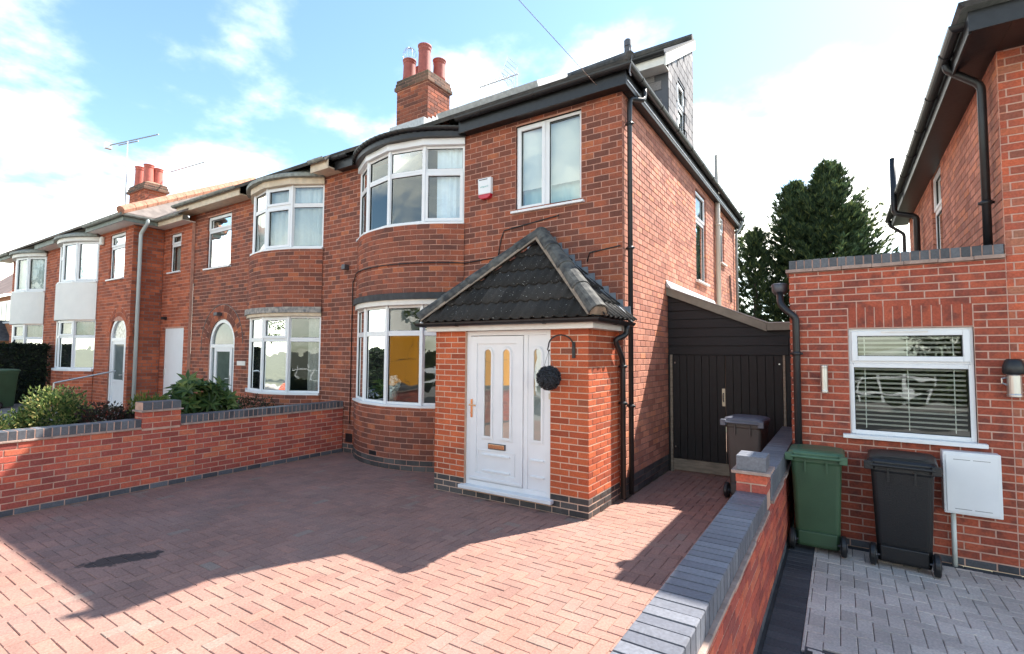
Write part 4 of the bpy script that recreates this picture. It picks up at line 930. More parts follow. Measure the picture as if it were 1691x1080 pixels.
# right wall between the drives
XR = 1.70; RT = 0.225
rw = thing('boundary_wall', 'low brick wall topped with blue bricks between the red drive and the grey drive', 'wall', (1.81, -2.4, -0.1))
PRW = Panel((XR+RT, -6.7, -0.1), 90); YE = -0.88
bed(PRW, 0, 2.98+6.7, 0, 0.742, RT, mortar_w, rw)
yr = lambda y: y+6.7
lay(rows(PRW, 0, yr(2.98), 0, 0.742, 0.0742, 0.225, lambda k, u: blue_brick if k == 0 else wall_brick), rw, 200)
PRL = Panel((XR, 2.98, -0.1), -90)
lay(rows(PRL, 0, 9.68, 0, 0.742, 0.0742, 0.225, lambda k, u: wall_brick), rw, 0)
creasing(PRW, 0, yr(YE), 0.742, RT, 0.02, rw); bed(PRW, 0, yr(YE), 0.766, 0.880, RT, mortar_d, rw, 'coping_bed', 0.006); coping_run(PRW, 0, yr(YE), 0.767, RT-0.002, rw, h=0.118, step=0.0833, m=pale_blue_brick)
# pier block with its own cap, wall beyond it a little higher
bed(PRW, yr(YE), yr(-0.62), 0.70, 1.00, RT, mortar_w, rw, 'pier_core')
pr = rows(Panel((XR, YE, 0), 0), 0.0, RT, 0.775, 0.925, 0.075, 0.225, lambda k, u: wall_brick, shift=0.11)+rows(Panel((XR+RT, YE, 0), 90), 0.0, 0.26, 0.775, 0.925, 0.075, 0.225, lambda k, u: wall_brick)+rows(Panel((XR, -0.62, 0), -90), 0.0, 0.26, 0.775, 0.925, 0.075, 0.225, lambda k, u: wall_brick)
lay(pr, rw, 12)
mb = MB(); mb.box(XR-0.03, XR+RT+0.03, YE-0.03, -0.59, 0.926, 0.952); part(mb, 'creasing_tile', tile_clay, rw, bevel=0.003)
for i in range(3):
    mb = MB(); mb.box(XR+0.004, XR+RT-0.004, YE+0.002+0.0865*i, YE+0.0805+0.0865*i, 0.953, 1.066); part(mb, 'cap_brick', pale_blue_brick, rw, bevel=0.004)
creasing(PRW, yr(-0.59), yr(2.98), 0.742, RT, 0.02, rw); bed(PRW, yr(-0.59), yr(2.98), 0.766, 0.950, RT, mortar_d, rw, 'coping_bed', 0.006)
coping_run(PRW, yr(-0.59), yr(2.98), 0.767, RT-0.002, rw, h=0.185, step=0.0833, m=pale_blue_brick)
# ------------------------------------------------------------------ neighbour: extension and house
NG = -0.10; YN = 1.077; NX0, NX1 = 1.965, 3.75
nh = thing('neighbour_house', 'brick house with black eaves and a flat roofed extension beside the grey drive', 'house', (3.75, YN, NG))
PE = Panel((NX0, YN, NG), 0); HE = 2.80-NG
wz0, wz1 = 1.064-NG, 2.165-NG; wu0, wu1 = 2.51-NX0, 3.507-NX0
eops = [(wu0, wu1, wz0, wz1), (wu0, wu1, wz1, 2.395-NG)]
ew = mortar(PE, 0.008, NX1-NX0, 0, HE, [eops[0]], 'extension_wall', mortar_e, nh)
er = rows(PE, 0.002, NX1-NX0, 0, HE, 0.0752, 0.2255, lambda k, u: blue_brick if k == 0 else ext_brick, eops, shift=0.06)
ns_ = 13
for i in range(ns_):
    w1 = (wu1-wu0)/ns_; um = wu0+w1*(i+0.5); er.append((PE.at(um, (wz1+2.395-NG)/2+0.004), 0.0, w1-0.010, 0.214, ext_brick, 0.0))
lay(er, ew, 300)
PEs = Panel((NX0, 6.0, NG), -90)
mb = MB(); mb.quad(PEs.at(0, 0, 0.005), PEs.at(4.918, 0, 0.005), PEs.at(4.918, HE, 0.005), PEs.at(0, HE, 0.005)); es = part(mb, 'extension_side_wall', mortar_e, nh)
lay(rows(PEs, 0, 4.921, 0, HE, 0.0752, 0.2255, lambda k, u: ext_brick, shift=0.1), es, 0)
mb = MB(); mb.box(NX0+0.1, NX1, YN+0.1, 6.0, 2.70, 2.74); part(mb, 'flat_roof', mat('roof_felt', (0.07, 0.07, 0.07), 0.95, 0.3, 6, 0.4), nh)
creasing(PE, -0.03, NX1-NX0-0.004, 2.803-NG, 0.22, 0.035, nh, h=0.036)
bed(PE, 0, NX1-NX0-0.004, 2.840-NG, 2.935-NG, 0.215, mortar_e, nh, 'coping_bed', 0.007); coping_run(PE, 0, NX1-NX0-0.004, 2.841-NG, 0.215, nh, h=0.100, step=0.0785)
creasing(PEs, 0, 4.72, 2.803-NG, 0.22, 0.03, nh, h=0.036); bed(PEs, 0, 4.70, 2.840-NG, 2.935-NG, 0.215, mortar_e, nh, 'coping_bed', 0.007); coping_run(PEs, 0, 4.70, 2.841-NG, 0.215, nh, h=0.100, step=0.0785)
fr, ga, pa = MB(), MB(), []
tzz = 1.80-NG
lights(PE, [(wu0, wu1, wz0, tzz, False), (wu0, wu1, tzz, wz1, True)], fr, ga, pa, set_back=0.02)
nw = finish_window(nh, fr, ga, pa, bevel=0.005); sill(PE, wu0-0.07, wu1+0.06, wz0, nw, proud=0.07, h=0.04)
mb = MB(); pbox(mb, PE, wu0+0.28, wu0+0.66, wz1-0.045, wz1-0.03, 0.005, 0.03); part(mb, 'trickle_vent', upvc_warm, nw)
room(PE, wu0-0.3, wu1+0.2, wz0-0.4, wz1+0.1, nh, d1=3.0, m=mat('dim_room', (0.24, 0.21, 0.17), 0.9))
blind(PE, wu0+0.05, wu1-0.05, wz0+0.07, tzz-0.05, 0.11, nw, 0.048, mat('cream_blind', (0.78, 0.75, 0.68), 0.6), tilt=0.75, slat=0.03)
blind(PE, wu0+0.08, wu1-0.08, tzz+0.09, wz1-0.09, 0.11, nw, 0.048, MATS['cream_blind'], tilt=0.75, slat=0.03)
mb = MB()
for u in (0.14, 0.5, 0.86): pbox(mb, PE, wu0+u*(wu1-wu0)-0.004, wu0+u*(wu1-wu0)+0.004, wz0+0.06, wz1-0.08, 0.108, 0.109)
part(mb, 'blind_tape', MATS['cream_blind'], nw)
# wall lights, meter box, pipes
def wall_light(x, z0, z1, r, parent, cap=False):
    mb = MB(); mb.box(x-0.012, x+0.012, YN-0.06, YN, (z0+z1)/2-0.03, (z0+z1)/2+0.03); mb.lathe([(r, 0), (r*1.08, 0.005), (r*1.08, 0.02), (r, 0.03), (r, z1-z0-0.03), (r*1.08, z1-z0-0.02), (r*1.08, z1-z0-0.005), (r, z1-z0)], (x, YN-0.085, z0), 20)
    o = part(mb, 'wall_light', steel, parent, smooth=False)
    if cap:
        mb = MB(); mb.lathe([(r*1.35, 0), (r*1.55, 0.015), (r*1.5, 0.07), (r*1.15, 0.13), (r*0.9, 0.14)], (x, YN-0.085, z1-0.02), 20); part(mb, 'sensor_cap', black_pl, o, smooth=True)
        mb = MB(); mb.tube([(x-r*0.9, YN-0.085, z1-0.05), (x-r*1.6, YN-0.085, z1-0.06), (x-r*1.6, YN-0.085, z1-0.1), (x-r*0.9, YN-0.085, z1-0.12)], 0.008, 6); part(mb, 'hook', steel, o)
    return o
wall_light(2.285, 1.485, 1.775, 0.034, nh); wall_light(3.755, 1.515, 1.74, 0.052, nh, True)
mb = MB(); pbox(mb, PE, 3.225-NX0, 3.635-NX0, 0.41-NG, 0.985-NG, -0.14, 0); mbx = part(mb, 'meter_box', upvc, nh, bevel=0.008)
mb = MB(); pbox(mb, PE, 3.245-NX0, 3.615-NX0, 0.43-NG, 0.955-NG, -0.150, -0.141); part(mb, 'meter_box_door', upvc, mbx, bevel=0.004)
for u in (3.30, 3.44):
    for z in (0.915, 0.46): mb = MB(); pbox(mb, PE, u-NX0, u+0.12-NX0, z-NG, z+0.004-NG, -0.1512, -0.149); part(mb, 'vent_slot', metal_d, mbx)
pipe([(3.30, YN-0.05, 0.41), (3.30, YN-0.05, NG)], 0.020, nh, mat('white_pipe', (0.62, 0.66, 0.63), 0.4), name='meter_pipe')
pipe(bend([(1.86, YN+0.12, 2.62), (1.88, YN-0.02, 2.45), (1.96, YN-0.05, 2.36), (2.03, YN-0.055, 2.30), (2.03, YN-0.055, NG)], 0.06), 0.036, nh, black_pl, clips=[((2.03, YN-0.055), 1.9), ((2.03, YN-0.055), 0.9)])
mb = MB(); mb.lathe([(0.05, 0), (0.08, 0.04), (0.085, 0.12), (0.07, 0.13)], (1.86, YN+0.14, 2.58), 12); part(mb, 'hopper_head', metal_d, nh, smooth=True)
# main body of the neighbour's house
PNF = Panel((NX1, YN, NG), 0); HN = 4.89-NG
nf = mortar(PNF, 0.0, 4.2, 0, HN, [], 'front_wall', mortar_e, nh)
lay(rows(PNF, 0.004, 4.2, 0, HN, 0.0752, 0.2255, lambda k, u: blue_brick if k == 0 else old_brick, shift=0.17), nf, 60)
PNS = Panel((NX1, 8.4, NG), -90); nyw = lambda y: 8.4-y
nops = [(nyw(5.25), nyw(4.35), 2.9-NG, 4.80-NG)]
nsw = mortar(PNS, 0, nyw(YN)-0.008, 2.6, HN, nops, 'side_wall', mortar_s, nh)
lay(rows(PNS, 0, nyw(YN)-0.002, 2.6, HN, G, BL, lambda k, u: side_brick, nops, shift=0.1), nsw, 0)
fr, ga, pa = MB(), MB(), []; lights(PNS, [(nyw(5.25), nyw(4.35), 2.9-NG, 4.2-NG, False), (nyw(5.25), nyw(4.35), 4.2-NG, 4.80-NG, True)], fr, ga, pa); o = finish_window(nh, fr, ga, pa); room(PNS, nyw(5.25), nyw(4.35), 2.9-NG, 4.8-NG, nh, d1=1.0)
board('soffit', black_paint, nh, 3.48, 3.755, 0.51, 8.7, 4.795, 4.815); board('soffit', black_paint, nh, 3.757, 8.0, 0.51, 1.12, 4.795, 4.815)
board('fascia', black_paint, nh, 3.458, 3.48, 0.51, 8.7, 4.755, 4.93, bevel=0.004); board('fascia', black_paint, nh, 3.458, 8.0, 0.485, 0.508, 4.765, 4.95, bevel=0.004)
gutter([(8.0, 0.42, 4.94), (3.40, 0.69, 4.94), (3.40, 8.75, 4.94)], nh, black_pl)
pipe(bend([(3.42, 1.32, 4.92), (3.42, 1.32, 4.83), (3.68, 1.32, 4.60), (3.68, 1.32, 4.4), (3.68, 1.32, 2.9)], 0.06), 0.036, nh, black_pl, clips=[((3.68, 1.32), 3.4)])
pipe(bend([(3.66, 6.35, 2.9), (3.66, 6.35, 4.45), (3.34, 6.35, 4.55), (3.34, 6.35, 5.6)], 0.07), 0.05, nh, black_pl, name='soil_pipe')
pipe(bend([(3.42, 8.6, 4.92), (3.42, 8.6, 4.80), (3.66, 8.45, 4.55), (3.66, 8.45, 2.9)], 0.06), 0.034, nh, black_pl)
mb = MB()
slab(mb, [(3.38, 0.38, 5.0), (8.0, 0.38, 5.0), (8.0, 4.9, 7.7), (7.54, 4.9, 7.7)]); slab(mb, [(3.38, 0.38, 5.0), (7.54, 4.9, 7.7), (7.54, 4.95, 7.7), (3.38, 9.0, 5.0)]); part(mb, 'roof', slate, nh)
mb = MB(); mb.box(NX1+0.02, 8.0, 8.35, 8.4, NG, 4.8); mb2 = part(mb, 'rear_wall', mortar_s, nh)
# ------------------------------------------------------------------ timber lean-to with double gate
lt = thing('timber_lean_to', 'black boarded lean-to with double gates closing the side passage', 'lean-to', (0.95, 3.0, 0))
YG = 3.0; black_wood = mat('black_stained_timber', (0.010, 0.010, 0.011), 0.6, 0.5, 6, 0.5, 40, stretch=(6, 6, 1))
black_wood2 = mat('black_stained_board', (0.010, 0.010, 0.011), 0.6, 0.5, 6, 0.5, 40, stretch=(1, 6, 6))
raw_wood = mat('weathered_pale_timber', (0.33, 0.28, 0.21), 0.85, 0.35, 6, 0.4, stretch=(1, 1, 5))
ztop = lambda x: 2.86-(x-0.06)*0.425 if x < 1.52 else 2.24
mb = MB(); mb.prism([(0.06, YG+0.036, 1.86), (1.86, YG+0.036, 1.86), (1.86, YG+0.036, 2.26), (1.52, YG+0.036, 2.26), (0.06, YG+0.036, 2.87)], (0, 0.02, 0)); part(mb, 'backing_board', black_wood2, lt)
z = 1.88; k = 0
while z < 2.88:
    zt = z+0.142; x1 = 1.80
    if zt > 2.24: x1 = min(1.80, 0.06+(2.86-z)/0.425)
    if x1 > 0.15:
        mb = MB(); xa = min(x1, 0.06+max(0.0, (2.86-zt)/0.425)) if zt > 2.24 else x1
        mb.prism([(0.06, YG-0.004*(k % 2), z+0.003), (x1, YG-0.004*(k % 2), z+0.003), (xa, YG+0.012, min(zt, ztop(xa)+0.02)), (0.06, YG+0.012, zt)], (0, 0.02, 0)); part(mb, 'board', black_wood2, lt, bevel=0.002)
    z += 0.142; k += 1
def gate_leaf(x0, x1):
    mb = MB(); mb.box(x0, x1, YG+0.028, YG+0.05, 0.215, 1.872); g = part(mb, 'gate', black_wood, lt)
    n_ = max(1, int(round((x1-x0)/0.118))); s = (x1-x0)/n_
    for i in range(n_): mb = MB(); mb.box(x0+s*i+0.0025, x0+s*(i+1)-0.0025, YG+0.002+rnd.uniform(-0.003, 0.003), YG+0.027, 0.215, 1.872); part(mb, 'plank', black_wood, g, bevel=0.004)
    return g
gl_ = gate_leaf(0.13, 0.925); gr_ = gate_leaf(0.935, 1.72)
mb = MB(); mb.box(0.885, 0.932, YG-0.016, YG+0.003, 1.09, 1.36); part(mb, 'handle_plate', mat('cream_handle', (0.62, 0.55, 0.38), 0.4), gl_, bevel=0.003)
mb = MB(); mb.tube([(0.908, YG-0.016, 1.29), (0.908, YG-0.05, 1.27), (0.908, YG-0.05, 1.18), (0.908, YG-0.016, 1.16)], 0.008, 6); part(mb, 'pull_handle', metal_d, gl_)
for x, zz in ((0.17, 1.75), (0.17, 0.40), (1.68, 1.75)): mb = MB(); mb.lathe([(0.014, 0), (0.010, 0.008)], (0, 0, 0), 10); mb.v = [(x+a, YG-0.004-c, zz+b) for a, b, c in mb.v]; part(mb, 'bolt_head', steel, lt)
mb = MB(); mb.box(0.06, 0.088, YG-0.005, YG+0.06, 0, 1.88); part(mb, 'post', black_wood, lt); mb = MB(); mb.box(0.09, 0.126, YG, YG+0.05, 0.0, 1.88); part(mb, 'post', raw_wood, lt); mb = MB(); mb.box(1.724, 1.755, YG, YG+0.05, 0.0, 1.88); part(mb, 'post', raw_wood, lt); mb = MB(); mb.box(1.757, 1.86, YG+0.02, YG+0.10, 0.0, 2.24); part(mb, 'post', black_wood, lt)
mb = MB(); mb.box(0.128, 1.722, YG+0.01, YG+0.06, 0.03, 0.208); part(mb, 'threshold_board', raw_wood, lt)
fas = mat('grey_green_fascia', (0.25, 0.24, 0.19), 0.7, 0.25, 7, 0.15)
mb = MB(); mb.prism([(0.052, YG-0.05, 2.86), (1.525, YG-0.05, 2.235), (1.525, YG-0.05, 2.36), (0.052, YG-0.05, 2.985)], (0, 0.025, 0)); part(mb, 'fascia', fas, lt)
mb = MB(); mb.box(1.53, 1.86, YG-0.05, YG-0.025, 2.25, 2.36); part(mb, 'fascia', fas, lt)
mb = MB(); slab(mb, [(0.055, YG-0.06, 3.0), (1.55, YG-0.06, 2.37), (1.55, 7.2, 2.37), (0.055, 7.2, 3.0)], 0.012); slab(mb, [(1.55, YG-0.06, 2.37), (1.90, YG-0.06, 2.365), (1.90, 7.2, 2.365), (1.55, 7.2, 2.37)], 0.012); part(mb, 'roof_sheet', mat('pale_roof_sheet', (0.48, 0.48, 0.46), 0.7, 0.2, 5, 0.2), lt)
mb = MB(); mb.prism([(0.056, YG-0.07, 2.995), (0.13, YG-0.07, 2.965), (0.13, YG-0.07, 2.985), (0.075, YG-0.07, 3.06), (0.056, YG-0.07, 3.11)], (0, 3.8, 0)); part(mb, 'lead_flashing', lead_pale, lt)
# ------------------------------------------------------------------ wheelie bins
def rrect(a, b, r, z, n=4):
    o = []
    for cx, cy, s in ((a-r, b-r, 0), (-a+r, b-r, 1), (-a+r, -b+r, 2), (a-r, -b+r, 3)):
        for k in range(n+1): t = math.pi/2*(s+k/n); o.append((cx+r*math.cos(t), cy+r*math.sin(t), z))
    return o
def loft(mb, rings, cap0=True, cap1=True):
    n = len(rings[0]); vs_ = [p for rg in rings for p in rg]; fs = [(i*n+k, i*n+(k+1) % n, (i+1)*n+(k+1) % n, (i+1)*n+k) for i in range(len(rings)-1) for k in range(n)]
    if cap0: fs.append(tuple(reversed(range(n))))
    if cap1: fs.append(tuple(range((len(rings)-1)*n, len(rings)*n)))
    mb.add(vs_, fs); return mb
def wheelie_bin(loc, rotz, m, lid_m, label, lift=0.0, W=0.48, D=0.50, H=1.0):
    """wheels and hinge on its local -Y side"""
    t = thing('wheelie_bin', label, 'bin', loc, 'wheelie bins outside the houses'); t.rotation_euler = (0, 0, rotz)
    def p(mb, name, mm, smooth=False, bevel=0.0, par=None):
        o = mb.build(name, mm, None, smooth, bevel); o.parent = par or t; return o
    sh = lambda rg, dy: [(x, y+dy, z) for x, y, z in rg]
    mb = MB(); loft(mb, [sh(rrect(W*0.40, D*0.36, 0.04, 0.04), 0.02), sh(rrect(W*0.41, D*0.37, 0.045, 0.10), 0.02), sh(rrect(W*0.47, D*0.46, 0.045, H*0.88), 0.01), sh(rrect(W*0.49, D*0.48, 0.045, H*0.90), 0.01), sh(rrect(W*0.49, D*0.48, 0.045, H*0.955), 0.01)])
    p(mb, 'body', m, bevel=0.004)
    mb = MB(); mb.box(-W*0.36, W*0.36, -D*0.42, -D*0.30, 0.07, 0.20); p(mb, 'axle_housing', m, bevel=0.01)
    for i in (-1, 1): mb = MB(); mb.box(i*W*0.2-0.008, i*W*0.2+0.008, -D*0.50, -D*0.46, H*0.80, H*0.92); p(mb, 'rib', m)
    def L_(y, z): return (z+lift*(y+D*0.5))
    mb = MB(); rg = []
    for z, a, b in ((H*0.955, W*0.53, D*0.53), (H*0.985, W*0.53, D*0.53), (H*1.005, W*0.49, D*0.49), (H*1.02, W*0.36, D*0.36)):
        rg.append([(x, y, L_(y, z)) for x, y, _ in sh(rrect(a, b, 0.06, 0), 0.01)])
    loft(mb, rg); lid = p(mb, 'lid', lid_m, bevel=0.006)
    mb = MB()
    for i in (-1, 1): mb.box(i*W*0.50-0.035, i*W*0.50+0.035, -D*0.60, -D*0.46, H*0.91, H*0.985)
    mb.tube([(-W*0.48, -D*0.575, H*0.955), (W*0.48, -D*0.575, H*0.955)], 0.016, 8); p(mb, 'handle', lid_m, bevel=0.006)
    mb = MB(); mb.tube([(-W*0.46, -D*0.36, 0.10), (W*0.46, -D*0.36, 0.10)], 0.010, 8); p(mb, 'axle', metal_d)
    for i in (-1, 1):
        mb = MB(); x = i*W*0.47; prof = [(0.03, -0.026), (0.085, -0.026), (0.10, -0.016), (0.10, 0.016), (0.085, 0.026), (0.03, 0.026)]
        mb.lathe(prof, (0, 0, 0), 24); mb.v = [(x+c, -D*0.36+a, 0.10+b) for a, b, c in mb.v]; wl = p(mb, 'wheel', black_pl, bevel=0.003)
        mb = MB(); mb.lathe([(0.05, -0.03), (0.055, 0), (0.05, 0.03)], (0, 0, 0), 16); mb.v = [(x+c, -D*0.36+a, 0.10+b) for a, b, c in mb.v]; p(mb, 'hub', metal_d, par=wl)
    return t
green_bin = mat('green_bin_plastic', (0.050, 0.105, 0.055), 0.45, 0.15, 4, 0.15, 90)
green_lid = mat('green_lid_plastic', (0.062, 0.135, 0.075), 0.4, 0.2, 6, 0.15, 90)
dark_bin = mat('charcoal_bin_plastic', (0.011, 0.0115, 0.013), 0.42, 0.2, 4, 0.2, 90)
grey_bin = mat('grey_brown_bin_plastic', (0.075, 0.065, 0.06), 0.55, 0.15, 4, 0.2, 90); blue_lid = mat('slate_blue_lid', (0.11, 0.125, 0.16), 0.45, 0.2, 6, 0.1)
wheelie_bin((2.20, 0.84, NG), 0.0, green_bin, green_lid, 'green wheelie bin against the extension wall beside the boundary wall', W=0.47, D=0.44)
wheelie_bin((2.90, 0.80, NG), R_(-4), dark_bin, dark_bin, 'black wheelie bin in front of the white meter box', lift=0.06, W=0.50, D=0.46)
wheelie_bin((1.37, 2.02, 0), R_(-6), grey_bin, blue_lid, 'grey brown wheelie bin with slate blue lid standing before the black gates', W=0.46, D=0.46, H=1.05)
wheelie_bin((-17.3, -1.3, 0.26), R_(30), green_bin, green_lid, 'green wheelie bin standing before the dark hedge', W=0.56, D=0.6, H=1.07)
# ------------------------------------------------------------------ foliage helpers
def leaf_mat(name, stops, rough=0.55, trans=0.3):
    m = bpy.data.materials.new(name); t, n, l, b = nodes(m); b.inputs['Roughness'].default_value = rough; b.inputs['Specular IOR Level'].default_value = 0.35
    g = n.new('ShaderNodeNewGeometry'); rp = n.new('ShaderNodeValToRGB'); l.new(g.outputs['Random Per Island'], rp.inputs[0]); e = rp.color_ramp.elements
    while len(e) < len(stops): e.new(0.5)
    for i, (p, c) in enumerate(stops): e[i].position = p; e[i].color = rgb(c)
    l.new(rp.outputs[0], b.inputs['Base Color']); tr = n.new('ShaderNodeBsdfTranslucent'); l.new(rp.outputs[0], tr.inputs[0])
    mxn = n.new('ShaderNodeMixShader'); mxn.inputs[0].default_value = trans; o = n['Material Output']
    l.new(b.outputs[0], mxn.inputs[1]); l.new(tr.outputs[0], mxn.inputs[2]); l.new(mxn.outputs[0], o.inputs[0]); MATS[name] = m
    return m
def leaf(mb, p, d, up, ln, wd, fold=0.15):
    d = d.normalized(); s = d.cross(up)
    if s.length < 1e-3: s = d.orthogonal()
    s.normalize(); u = s.cross(d)
    m_ = p+d*ln*0.45
    mb.add([p, m_+s*wd*0.5+u*wd*fold, p+d*ln-u*ln*0.12, m_-s*wd*0.5+u*wd*fold], [(0, 1, 2), (0, 2, 3)])
def rv(): return Vector((rnd.gauss(0, 1), rnd.gauss(0, 1), rnd.gauss(0, 1))).normalized()
def shrub(name, label, base, lobes, n, ln, wd, m, stem_m, whorl=1, shell=0.55, upb=0.3, stems=10, group=None, cat='shrub'):
    t = thing(name, label, cat, base, group); mb = MB(); bv = Vector(base); tot = sum(a*b*c for _, (a, b, c) in lobes)
    for (c, r) in lobes:
        k = int(n*r[0]*r[1]*r[2]/tot)
        for i in range(k):
            d = rv(); f = rnd.uniform(shell, 1.0)*(1+0.12*math.sin(d.x*9+d.y*7)+0.1*math.sin(d.z*11+c[0]*5)); p = bv+Vector(c)+Vector((d.x*r[0], d.y*r[1], d.z*r[2]))*f
            if p.z < bv.z+0.02: continue
            out_ = (d+Vector((0, 0, upb))+rv()*0.5).normalized()
            if whorl > 1:
                a0 = rnd.uniform(0, 6.28); s1 = out_.orthogonal().normalized(); s2 = out_.cross(s1)
                for j in range(whorl):
                    a = a0+6.283*j/whorl; leaf(mb, p, out_*0.45+s1*math.cos(a)+s2*math.sin(a), out_, ln*rnd.uniform(0.7, 1.1), wd)
            else: leaf(mb, p, out_, rv(), ln*rnd.uniform(0.6, 1.2), wd*rnd.uniform(0.7, 1.2))
    stuff(part(mb, 'foliage', m, t)); sb = MB()
    for i in range(stems):
        c, r = rnd.choice(lobes); d = rv(); q = bv+Vector(c)+Vector((d.x*r[0], d.y*r[1], abs(d.z)*r[2]))*0.6
        sb.tube([bv+Vector((rnd.uniform(-0.08, 0.08), rnd.uniform(-0.08, 0.08), -0.05)), bv.lerp(q, 0.5)+Vector((0, 0, 0.05)), q], 0.014, 5, r1=0.005)
    part(sb, 'stems', stem_m, t)
    return t
bark = mat('bark', (0.10, 0.075, 0.055), 0.95, 0.4, 10, 0.6)
# ------------------------------------------------------------------ adjoining house
adj = thing('adjoining_house', 'attached red brick house with arched doorway and cream trimmed bays behind the shrubs', 'house', (-8.6, YF, 0))
XA = -11.50; PA = Panel((XA, YF, 0), 0); ax = lambda x: x-XA
bay2 = BayP(-8.80, -6.24, YF)
DC, DW, SPR = -10.02, 0.585, 2.075
def arch_op(c, hw, spr, extra=0.0):
    def f(v):
        if v < 0: return None
        if v <= spr: return (c-hw-extra*0, c+hw+extra*0)
        r = hw+extra; dv_ = v-spr
        return None if dv_ >= r else (c-math.sqrt(r*r-dv_*dv_), c+math.sqrt(r*r-dv_*dv_))
    return f
RING = 0.33
aops = [(ax(-8.79), ax(-6.25), -1, 5.38), arch_op(ax(DC), DW, SPR, RING), (ax(-10.865), ax(-9.755), 3.945, 5.245)]
aw = mortar(PA, 0, ax(XP)-0.002, 0, EZ, [aops[0], aops[2], (ax(DC)-DW, ax(DC)+DW, -1, SPR+DW)], 'front_wall', mortar_h, adj)
ar = rows(PA, 0.002, ax(XP)-0.003, 0, EZ, G, BL, hb, aops)
def arch_bricks(P, c, hw, spr, ringw, m, n_=15):
    o = []
    for row in range(2):
        r_ = hw+ringw*(0.25+0.5*row)-0.005; k = n_+row*6
        for i in range(k):
            a = math.pi*(i+0.5)/k; o.append((P.at(c+r_*math.cos(a), spr+r_*math.sin(a)), P.a, math.pi*r_/k-0.009, ringw/2-0.01, m, -(a-math.pi/2)))
    return o
lay(ar+arch_bricks(PA, ax(DC), DW+0.01, SPR, RING, house_brick), aw, 160)
mb = MB(); rr = DW+RING+0.03   # drip moulding over the arch
mb.tube([PA.at(ax(DC)+rr*math.cos(a), SPR+rr*math.sin(a), 0.0) for a in [math.pi*(-0.0+i/24) for i in range(25)]]+[PA.at(ax(DC)-rr, SPR-0.25, 0.0)], 0.012, 6); part(mb, 'drip_moulding', mortar_d, adj)
def arched_door(P, c, hw, spr, parent, glass_lo, fan_m, leaf_w=0.36, base=0.15, off=0.0):
    fr = MB(); n_ = 18; d0, d1 = 0.03, 0.10
    def pth(r): return [(c-r, base)]+[(c+r*math.cos(math.pi-math.pi*i/n_), spr+r*math.sin(math.pi*i/n_)) for i in range(n_+1)]+[(c+r, base)]
    A, B = pth(hw-0.004), pth(hw-0.085); m_ = len(A)
    vs_ = [P.at(u, v, d) for pts, d in ((A, d0), (A, d1), (B, d1), (B, d0)) for u, v in pts]; fs = [(k*m_+i, k*m_+i+1, ((k+1) % 4)*m_+i+1, ((k+1) % 4)*m_+i) for k in range(4) for i in range(m_-1)]
    fr.add(vs_, fs); pbox(fr, P, c-hw+0.06, c+hw-0.06, spr-0.10, spr-0.02, 0.028, 0.102)
    o = part(fr, 'door_frame', upvc, parent)
    fan = [(c+(hw-0.08)*math.cos(math.pi*i/n_), spr-0.03+(hw-0.05)*math.sin(math.pi*i/n_)) for i in range(n_+1)]
    part(pane_shape(P, fan, 0.07), 'fanlight_pane', fan_m, o)
    c2 = c+off; lf = MB(); ring(lf, P, c2-leaf_w, c2+leaf_w, base, spr-0.10, 0.095, 0.040, 0.095); pbox(lf, P, c2-leaf_w+0.09, c2+leaf_w-0.09, base+0.09, base+0.62, 0.055, 0.09); pbox(lf, P, c2-leaf_w+0.09, c2+leaf_w-0.09, base+0.62, base+0.70, 0.039, 0.096)
    l_ = part(lf, 'door_leaf', upvc, o, bevel=0.003)
    mb = MB(); pbox(mb, P, c2-leaf_w+0.09, c2+leaf_w-0.09, base+0.70, spr-0.19, 0.066, 0.07); part(mb, 'pane', glass_lo, o)
    for s in (-1, 1):
        a, b = sorted((c+s*(hw-0.06), c2+s*leaf_w))
        if b-a > 0.03: mb = MB(); pbox(mb, P, a, b, base, spr-0.10, 0.066, 0.075); part(mb, 'side_light', obscure2, o)
    mb = MB(); pbox(mb, P, c2+leaf_w-0.07, c2+leaf_w-0.045, 1.1, 1.32, 0.028, 0.042); mb.tube([P.at(c2+leaf_w-0.058, 1.25, 0.03), P.at(c2+leaf_w-0.058, 1.25, -0.01), P.at(c2+leaf_w-0.17, 1.245, -0.01)], 0.01, 6); part(mb, 'door_handle', steel, o)
    mb = MB(); pbox(mb, P, c-hw-0.02, c+hw+0.02, 0.0, base, -0.02, 0.3); part(mb, 'door_step', conc, parent)
    return o
arched_door(PA, ax(DC), DW, SPR, adj, obscure, obscure2, leaf_w=0.40, off=0.02)
mb = MB()
for s in (-1, 1): mb.quad(PA.at(ax(DC)+s*DW, 0, 0.008), PA.at(ax(DC)+s*DW, 0, 0.2), PA.at(ax(DC)+s*DW, SPR, 0.2), PA.at(ax(DC)+s*DW, SPR, 0.008))
mb.quad(PA.at(ax(DC)-DW, 0, 0.2), PA.at(ax(DC)+DW, 0, 0.2), PA.at(ax(DC)+DW, SPR+DW, 0.2), PA.at(ax(DC)-DW, SPR+DW, 0.2)); part(mb, 'door_reveal', mortar_h, adj)
mb = MB(); pts = [(ax(DC)+DW*math.cos(math.pi*i/16), SPR+DW*math.sin(math.pi*i/16)) for i in range(17)]   # mortar spandrels round the arch head
for s in (0, 1):
    hp = pts[:9] if s == 0 else pts[8:]; cr_ = (ax(DC)+DW, SPR+DW) if s == 0 else (ax(DC)-DW, SPR+DW); mb.poly([PA.at(u, v, 0.0085) for u, v in ([cr_]+(hp if s == 1 else list(reversed(hp))))])
part(mb, 'arch_bedding', mortar_h, adj)
mb = MB(); pbox(mb, PA, ax(-9.27), ax(-8.93), 1.565, 1.665, -0.015, 0.0); part(mb, 'name_plaque', upvc_warm, adj, bevel=0.003)
